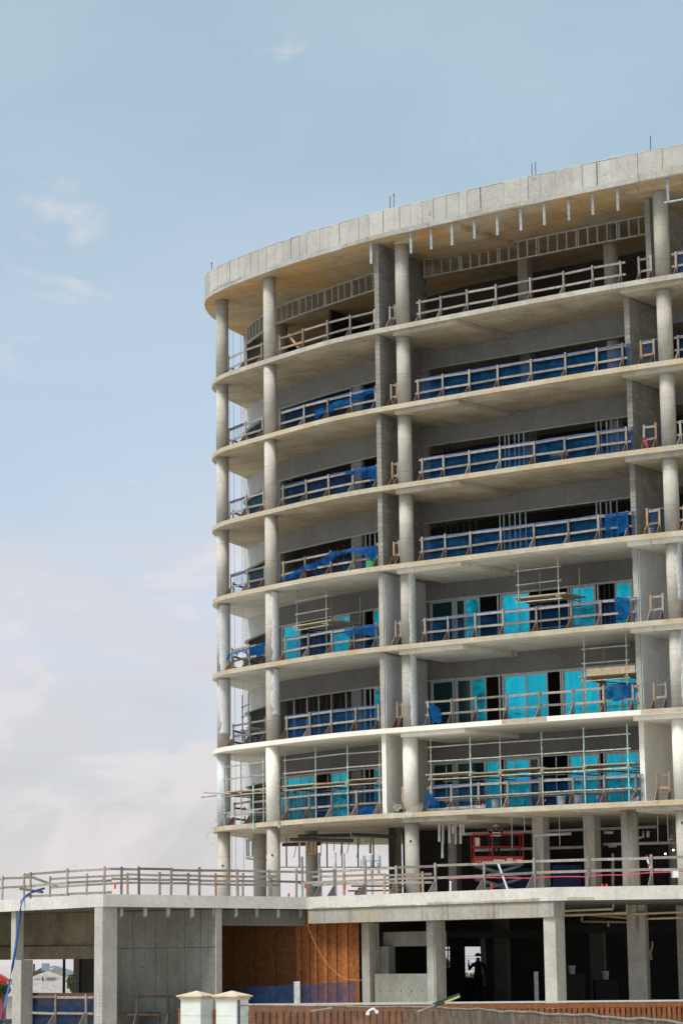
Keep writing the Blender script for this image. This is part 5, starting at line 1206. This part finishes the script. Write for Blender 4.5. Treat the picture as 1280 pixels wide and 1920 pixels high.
r_ = thing('electrical_box', 'white electrical box on the right deck guardrail at photo edge', 'box', aty(1265, 1645, 77.2)); q = aty(1266, 1637, 77.2); part('case', MB().box(q, (.14, .1, .27)), 'white_paint', r_); q = aty(1260, 1637, 77.3); part('back', MB().box(q, (.06, .1, .3)), 'galv_matt', r_)
for x0, y0, x1, y1, Y, lb in ((934, 1621, 951, 1668, 79.5, 'white pole leaning on the deck guardrail before the lift'), (1211, 1606, 1222, 1640, 77.1, 'white and red pole tied to the right deck guardrail post'), (844, 1653, 844, 1671, 81, 'short white stake on the deck edge')):
    a, b_ = aty(x0, y0, Y), aty(x1, y1, Y); r_ = thing('pole', lb, 'pole', b_); part('shaft', MB().tube(a, b_, .03, 8), 'white_paint', r_)
    part('red_end', MB().tube(a + (b_ - a) * -.05, a + (b_ - a) * .12, .036, 8), 'red' if x0 > 1000 else 'white_paint', r_)
    if x0 > 1000: part('red_band', MB().tube(a + (b_ - a) * .38, a + (b_ - a) * .55, .036, 8), 'red', r_)
for i, (px, py, Y, lb) in enumerate(((921, 1663, 80, 'small red marker on the deck edge below the lift'), (1128, 1663, 79, 'small red marker on the deck edge right of the corner column, left of pair'), (1136, 1663, 79, 'small red marker on the deck edge right of the corner column, right of pair'), (541, 1680, 85, 'small red marker on the deck edge beside the second column'), (572, 1660, 86, 'red ribbon tied to the deck guardrail at the inner corner'), (646, 1663, 87, 'red cord looped on an inner rail post of the deck'), (194, 1649, 84, 'red ribbon tied to the deck guardrail near the left corner'), (216, 1661, 86, 'red ribbon tied to the inner rail of the left deck'))):
    q = aty(px, py, Y); o = part('red_marker', MB().tube(q - Vector((0, 0, .10)), q + Vector((0, 0, .10)), .035, 7, .025).tube(q + Vector((0, 0, .03)), q + Vector((.03, 0, .08)), .045, 7, .02), 'red'); tag(o, lb, 'marker', 'red markers')
o = part('flag', MB().bar(aty(994, 1655, 80.2), aty(993, 1666, 80.2), .02, .10, up=(1, 0, 0)), 'green_flag'); tag(o, 'small green flag behind a rail post left of corner column', 'flag')

# hoses and straps
pts = PX([(83, 1666, 87.4), (72, 1669, 87.0), (60, 1673, 86.6), (48, 1681, 86.4), (41, 1690, 86.2), (38.5, 1710, 86.1), (35, 1735, 86.0), (30, 1775, 85.8), (24, 1812, 85.5), (17, 1850, 85.2), (9, 1885, 84.9), (1, 1925, 84.6)])
tag(part('blue_hose', MB().pipe(pts, .042, 10), 'blue_hose', None, True), 'blue lay-flat hose hanging over the left deck edge to the ground', 'hose')
pts = PX([(574, 1664, 85.0), (577, 1684, 84.2), (577, 1700, 84.2), (577, 1735, 84.2), (583, 1752, 83.9), (592, 1772, 83.8), (603, 1792, 83.6), (617, 1812, 83.4), (632, 1827, 83.2), (650, 1836, 83.0), (672, 1838, 82.8), (690, 1838, 82.4)])
tag(part('yellow_cord', MB().pipe(pts, .009, 6), 'yellow_hose', None, True), 'thin orange cord hanging from the deck and curving past the boards', 'cord')
for i, (x0, y0, x1, y1, Y) in enumerate(((430, 700, 433, 1680, 101), (452, 760, 457, 1680, 101.5), (437, 600, 443, 1660, 100.5))):
    a, b_ = aty(x0, y0, Y), aty(x1, y1, Y); o = part('drop_line', MB().tube((a.x, Y, ZR - .01), (a.x + .02, Y, ZD), .008, 5), 'galv_matt'); tag(o, 'thin vertical drop line behind the leftmost column, %s of three' % ('middle', 'rightmost', 'leftmost')[i], 'cable', 'drop lines')

# ------------------------------------------------------------------ gate pillars, board fence, chain-link fence
def pillar(px, Y, label):
    q = aty(px, 1870, Y); x = q.x; rz = R(58); w = .46
    zt = aty(px, 1872.5, Y).z
    r_ = thing('gate_pillar', label, 'pillar', (x, Y, GZ), 'gate pillars')
    zj = zt - .33
    part('shaft', MB().box((x, Y, (GZ + zj) / 2), (w, w, zj - GZ - .006), rz), 'pillar_white', r_)
    part('shaft', MB().box((x, Y, (zj + zt) / 2), (w, w, zt - zj - .006), rz), 'pillar_white', r_)
    part('joint', MB().box((x, Y, zj), (w - .02, w - .02, .02), rz), 'galv_matt', r_)
    part('moulding', MB().box((x, Y, zt + .012), (w + .05, w + .05, .045), rz), 'cap_stone', r_)
    mb = MB(); h = (w + .13) / 2
    cs = [Matrix.Rotation(rz, 3, 'Z') @ Vector((a * h, b2 * h, 0)) for a, b2 in ((-1, -1), (1, -1), (1, 1), (-1, 1))]
    i = mb.add([Vector((x, Y, zt + .035)) + c for c in cs] + [Vector((x, Y, zt + .06)) + c for c in cs] + [(x, Y, zt + .155)])
    mb.quad((i + 3, i + 2, i + 1, i))
    for k in range(4): mb.quad((i + k, i + (k + 1) % 4, i + 4 + (k + 1) % 4, i + 4 + k)); mb.quad((i + 4 + k, i + 4 + (k + 1) % 4, i + 8))
    part('cap', mb, 'cap_stone', r_)
    return q
pillar(369, 50.2, 'white gate pillar with pyramid cap, the left of two')
pillar(435.5, 49.6, 'white gate pillar with pyramid cap, the right of two')
gt = thing('wooden_gate', 'short red-brown wooden gate between the two white pillars', 'gate', aty(390, 1910, 50.3))
a, b_ = aty(375, 1893, 50.6), aty(408, 1892, 50.2)
for i in range(7):
    p = a.lerp(b_, (i + .5) / 7); part('board', MB().box((p.x, p.y, (p.z + random.uniform(-.01, .012) + GZ) / 2), (.046, .02, p.z - GZ)), 'fence_wood', gt)
part('rail', MB().bar((a.x, a.y + .03, a.z - .15), (b_.x, b_.y + .03, b_.z - .15), .03, .08), 'fence_wood', gt); part('latch', MB().box((a.x + .05, a.y - .02, a.z - .27), (.06, .03, .03)), 'rebar', gt)
a, b_ = aty(310, 1893, 50.6), aty(342, 1893, 50.6); gt = thing('wooden_gate', 'sliver of red-brown gate left of the left white pillar', 'gate', a)
part('board', MB().box((b_.x - .05, 50.6, (b_.z + GZ) / 2), (.06, .02, b_.z - GZ)), 'fence_wood', gt); part('top_board', MB().bar((b_.x - .09, 50.6, b_.z), (b_.x + .02, 50.6, b_.z), .05, .03), 'fence_wood', gt)
# board fence with pale cap rail
FA, FB = aty(466, 1884, 50.6), aty(1330, 1875.5, 61.0)
bf = thing('board_fence', 'red-brown vertical board fence with white cap rail along the site front', 'fence', (FA.x, FA.y, GZ))
fd = (FB - FA); fl = fd.length; fd.normalize(); ang = math.atan2(fd.y, fd.x)
part('cap_rail', MB().bar(FA + Vector((0, 0, .0)), FB, .12, .04), 'white_paint', bf)
part('top_board', MB().bar(FA + Vector((.0, -.03, -.085)), FB + Vector((0, -.03, -.085)), .03, .11), 'fence_wood', bf)
part('rail', MB().bar(FA + Vector((0, .06, -.22)), FB + Vector((0, .06, -.22)), .04, .09), 'wood_dark', bf)
n_ = int(fl / .195); board_me = None
for i in range(n_):
    p = FA + fd * (.1 + i * .195); top = p.z - .145
    hgt = top - GZ
    if board_me is None: board_me = MB().box((0, 0, -.5), (.125, .02, 1.0)).mesh('board', 'fence_wood'); board_bk = MB().box((0, 0, -.5), (.135, .02, 1.0)).mesh('board', 'fence_wood')
    o_ = inst('board', board_me, bf, (p.x, p.y - .03, top), ang + random.uniform(-.02, .02), (random.uniform(.95, 1.05), 1, hgt))
    q = p + fd * .0975; inst('board', board_bk, bf, (q.x, q.y + .11, top), ang, (1, 1, hgt))
# chain-link fence in front
ZC = -.35
CL = Line([tuple(atz(x, y, ZC).xy) for x, y in ((448, 1885.5), (560, 1886), (660, 1886.5), (760, 1887.5), (838, 1889.5), (900, 1892.5), (960, 1896.7), (1081, 1902.6), (1191, 1909.6), (1280, 1916.6), (1340, 1922))])
cf = thing('chain_link_fence', 'sagging chain-link fence with steel top rail running across the foreground', 'fence', V3(CL.at(0), GZ))
def ctop(s): return V3(CL.at(s), ZC + .008 * math.sin(s * 1.7) + .006 * math.sin(s * 4.1))
part('top_rail', MB().pipe([ctop(CL.L * i / 60) for i in range(61)], .013, 8), 'wire_rail', cf, True)
for i, u in enumerate((0, .2, .36, .5, .62, .74, .86, .97)):
    p = ctop(CL.L * u); part('post', MB().tube((p.x, p.y + .03, GZ - .2), (p.x, p.y + .03, p.z + (.10 if i == 0 else 0)), .022, 10), 'dark_metal' if i == 0 else 'mesh_wire', cf)
mb = MB(); step = .058; rr = .0040; hgt = .95; cl = CL.L; N = int(cl / step)
for sgn in (1, -1):
    for i in range(-int(hgt / step), N + int(hgt / step)):
        prev = None
        for j in range(5):
            s_ = i * step + sgn * hgt * j / 4
            if s_ < 0 or s_ > cl: prev = None; continue
            nn = CL.nor(s_); p = ctop(s_) + Vector((nn.x, nn.y, 0)) * (.005 * sgn) + Vector((0, 0, -hgt * j / 4))
            if prev is not None: mb.tube(prev, p, rr, 3, cap=False)
            prev = p
tag(part('wire_mesh', mb, 'mesh_wire', cf), None, None, None, 'stuff')
mb = MB()
for i in range(int(cl / .05)):
    b = ctop(i * .05)
    mb.tube(b + Vector((random.uniform(-.01, .01), 0, -.01)), b + Vector((random.uniform(-.02, .02), -.01, .018 + random.uniform(0, .03))), .003, 3, cap=False)
tag(part('wire_tips', mb, 'mesh_wire', cf), None, None, None, 'stuff')
p = aty(700, 1893, 37.0); r_ = thing('wire_clamp', 'white plastic clamp on the chain-link fence', 'clamp', p)
part('arm', MB().pipe(PX([(688, 1900, 36.8), (693, 1894, 36.8), (700, 1891, 36.8), (706, 1897, 36.8)]), .018, 6), 'white_paint', r_); part('jaw', MB().box(aty(689, 1901, 36.75), (.05, .03, .035)), 'white_paint', r_); part('jaw', MB().box(aty(706, 1897, 36.75), (.04, .03, .05)), 'white_paint', r_)
# flat board with yellow-green stripe lying across the fence
lf = thing('marker_board', 'dark pointed board with yellow-green stripe lying across the fence top', 'board', aty(835, 1880, 38))
a, b_ = aty(812, 1885, 38), aty(862, 1866, 38); part('blade', MB().bar(a, b_, .02, .07), 'dark_metal', lf); a2, b2 = aty(833, 1879.5, 37.97), aty(861, 1868, 37.97); part('stripe', MB().bar(a2, b2, .012, .03), 'hivis', lf)
a, b_ = aty(783, 1897, 37.8), aty(815, 1884, 37.9); part('stick', MB().tube(a, b_, .012, 6), 'wood_grey', lf)
a, b_ = aty(583, 1896, 39), aty(622, 1890, 38.9); tag(part('stick', MB().tube(a, b_, .014, 6), 'wood_grey'), 'grey stick caught on the chain-link fence top', 'stick')

# ------------------------------------------------------------------ far houses, trees, mast
def house(label, x, y, w, d, ez, rz_, ang, wallm, roofm, base=-7.5, name='house', gable=True):
    r_ = thing(name, label, 'house', (x, y, base)); rot = Matrix.Rotation(ang, 3, 'Z')
    def T(p): return rot @ Vector((p[0], p[1], 0)) + Vector((x, y, p[2]))
    part('wall', MB().box((x, y, (base + ez) / 2), (w, d, ez - base), ang), wallm, r_)
    mb = MB(); o = .4; ri = 0 if gable else d / 2
    i = mb.add([T((-w / 2 - o, -d / 2 - o, ez)), T((w / 2 + o, -d / 2 - o, ez)), T((w / 2 + o, d / 2 + o, ez)), T((-w / 2 - o, d / 2 + o, ez)), T((-w / 2 - (o if gable else -ri), 0, rz_)), T((w / 2 + (o if gable else -ri), 0, rz_))])
    mb.quad((i, i + 1, i + 5, i + 4)); mb.quad((i + 2, i + 3, i + 4, i + 5)); mb.quad((i + 1, i + 2, i + 5)); mb.quad((i + 3, i, i + 4)); mb.quad((i + 3, i + 2, i + 1, i))
    rf = part('roof', mb, roofm, r_)
    return r_, rf, T
YH = 175
q0, q1 = aty(44, 1815, YH), aty(112, 1815, YH)
r_, rf, T = house('house with broad pale grey-brown shingle roof, seen beneath the deck', (q0.x + q1.x) / 2 + .5, YH, 8.0, 9, aty(80, 1868, YH).z, aty(80, 1814.5, YH).z, 0, 'house_wall', 'roof_shingle', gable=False)
for px, y0, y1, w in ((60, 1805, 1822, .10), (64.5, 1807, 1820, .12), (86, 1806, 1816, .5), (80.5, 1831, 1841, .10), (86, 1841, 1846, .12), (76, 1852, 1860, .2)):
    a, b_ = aty(px, y0, YH - 3), aty(px, y1 + 5, YH - 1.5); part('roof_vent', MB().box(((a.x + b_.x) / 2, (a.y + b_.y) / 2, (a.z + b_.z) / 2), (w, w, a.z - b_.z)), 'roof_blue' if w > .3 else 'dark_metal', rf)
q = aty(117, 1811, 230); house('grey-blue roofed house behind the shingle-roofed one', q.x - .5, 230, 9, 10, aty(117, 1846, 230).z, q.z, R(90), 'house_wall', 'roof_blue')
q = aty(4, 1818, 150); house('small red gabled house at the far left', q.x - .45, 150, 2.6, 1.3, aty(4, 1840, 150).z, aty(4, 1821, 150).z, R(90), 'barn_red', 'barn_red', base=-8)
def tree(label, px, py_top, py_bot, Y, wpx, seed, base):
    rn = random.Random(seed); a, b_ = aty(px, py_top, Y), aty(px, py_bot, Y); w = wpx / FOC * Y
    r_ = thing('tree', label, 'tree', (a.x, Y, base)); mb = MB()
    part('trunk', MB().tube((a.x, Y, base), (a.x + .1, Y, b_.z + (a.z - b_.z) * .5), .16, 8, .07), 'wood_dark', r_)
    for k in range(4):
        an = rn.uniform(0, 6.3); z = b_.z + (a.z - b_.z) * .2; part('limb', MB().tube((a.x, Y, z - .4), (a.x + math.cos(an) * w * .3, Y + math.sin(an) * w * .3, z + (a.z - b_.z) * .4), .06, 6, .02), 'wood_dark', r_)
    cl_ = [(Vector((rn.gauss(0, .22) * w, rn.gauss(0, .22) * w, rn.uniform(.1, .9) * (a.z - b_.z))), rn.uniform(.12, .26) * w) for _ in range(14)]
    for _ in range(1500):
        c_, rad = rn.choice(cl_); v_ = Vector((rn.gauss(0, 1), rn.gauss(0, 1), rn.gauss(0, 1))).normalized() * rad * rn.uniform(.5, 1)
        p = Vector((a.x, Y, b_.z)) + c_ + v_; u_ = Vector((rn.uniform(-1, 1), rn.uniform(-1, 1), rn.uniform(-1, 1))).normalized(); w_ = u_.cross(Vector((rn.uniform(-1, 1), rn.uniform(-1, 1), 1))).normalized(); s_ = .08
        i = mb.add([p - u_ * s_, p + w_ * s_ * .6, p + u_ * s_, p - w_ * s_ * .6]); mb.quad((i, i + 1, i + 2, i + 3))
    part('crown', mb, 'foliage', r_)
tree('green tree seen beneath the deck beside the shingle roof', 134, 1830, 1850, 150, 26, 5, -7)
tree('green tree at the far left below the red house', 4, 1846, 1864, 140, 30, 6, -7)
tree('green tree glimpsed through the small opening in the back of the ground floor', 832, 1797, 1825, 140, 40, 7, -7)
tree('green tree glimpsed right of the corner column of the podium', 217, 1790, 1870, 150, 14, 8, -7)
tree('green tree behind the worker opening, low on the horizon', 880, 1832, 1845, 150, 60, 9, -7)
r_ = thing('street_pole', 'thin utility pole with wires beyond the worker opening', 'pole', (aty(960, 1800, 190).x, 190, -7))
a, b_ = aty(840, 1796, 190), aty(940, 1792, 190)
part('pole', MB().tube((b_.x, 190, -7), (b_.x, 190, 5), .12, 8), 'wood_dark', r_)
for dy in (0, 5, 13, 17, 25): part('wire', MB().tube(aty(800, 1795 + dy, 190), aty(940, 1791 + dy, 190), .016, 4), 'dark_metal', r_)
YT = 420
mast = thing('cell_tower', 'hazy grey cell tower far behind, seen under the lowest slab', 'tower', (aty(698, 1700, YT).x, YT, -9)); xm = aty(698, 1700, YT).x
ztop = aty(698, 1603, YT).z
part('mast', MB().tube((xm, YT, -9), (xm, YT, ztop), .32, 12, .22), 'lattice', mast)
for zc_, rad in ((aty(698, 1614, YT).z, 1.4), (aty(698, 1628, YT).z, 1.2)):
    part('ring', MB().tube((xm, YT, zc_ - .05), (xm, YT, zc_ + .05), rad, 12), 'lattice', mast)
    for k in range(6):
        an = k / 6 * 6.283 + .3; part('antenna', MB().box((xm + math.cos(an) * (rad + .1), YT + math.sin(an) * (rad + .1), zc_), (.26, .2, 1.7), an), 'lattice', mast)
m2 = thing('cell_tower', 'lower antenna frame left of the hazy cell tower', 'tower', (aty(686, 1650, YT).x, YT, -9)); xm2 = aty(686, 1650, YT).x; zt2 = aty(686, 1606, YT).z
part('mast', MB().tube((xm2, YT, -9), (xm2, YT, zt2), .10, 8), 'lattice', m2)
for k in range(3): part('antenna', MB().box((xm2 - .8 + k * .8, YT, zt2 - 1.3 - k * .6), (.22, .2, 1.5)), 'lattice', m2)
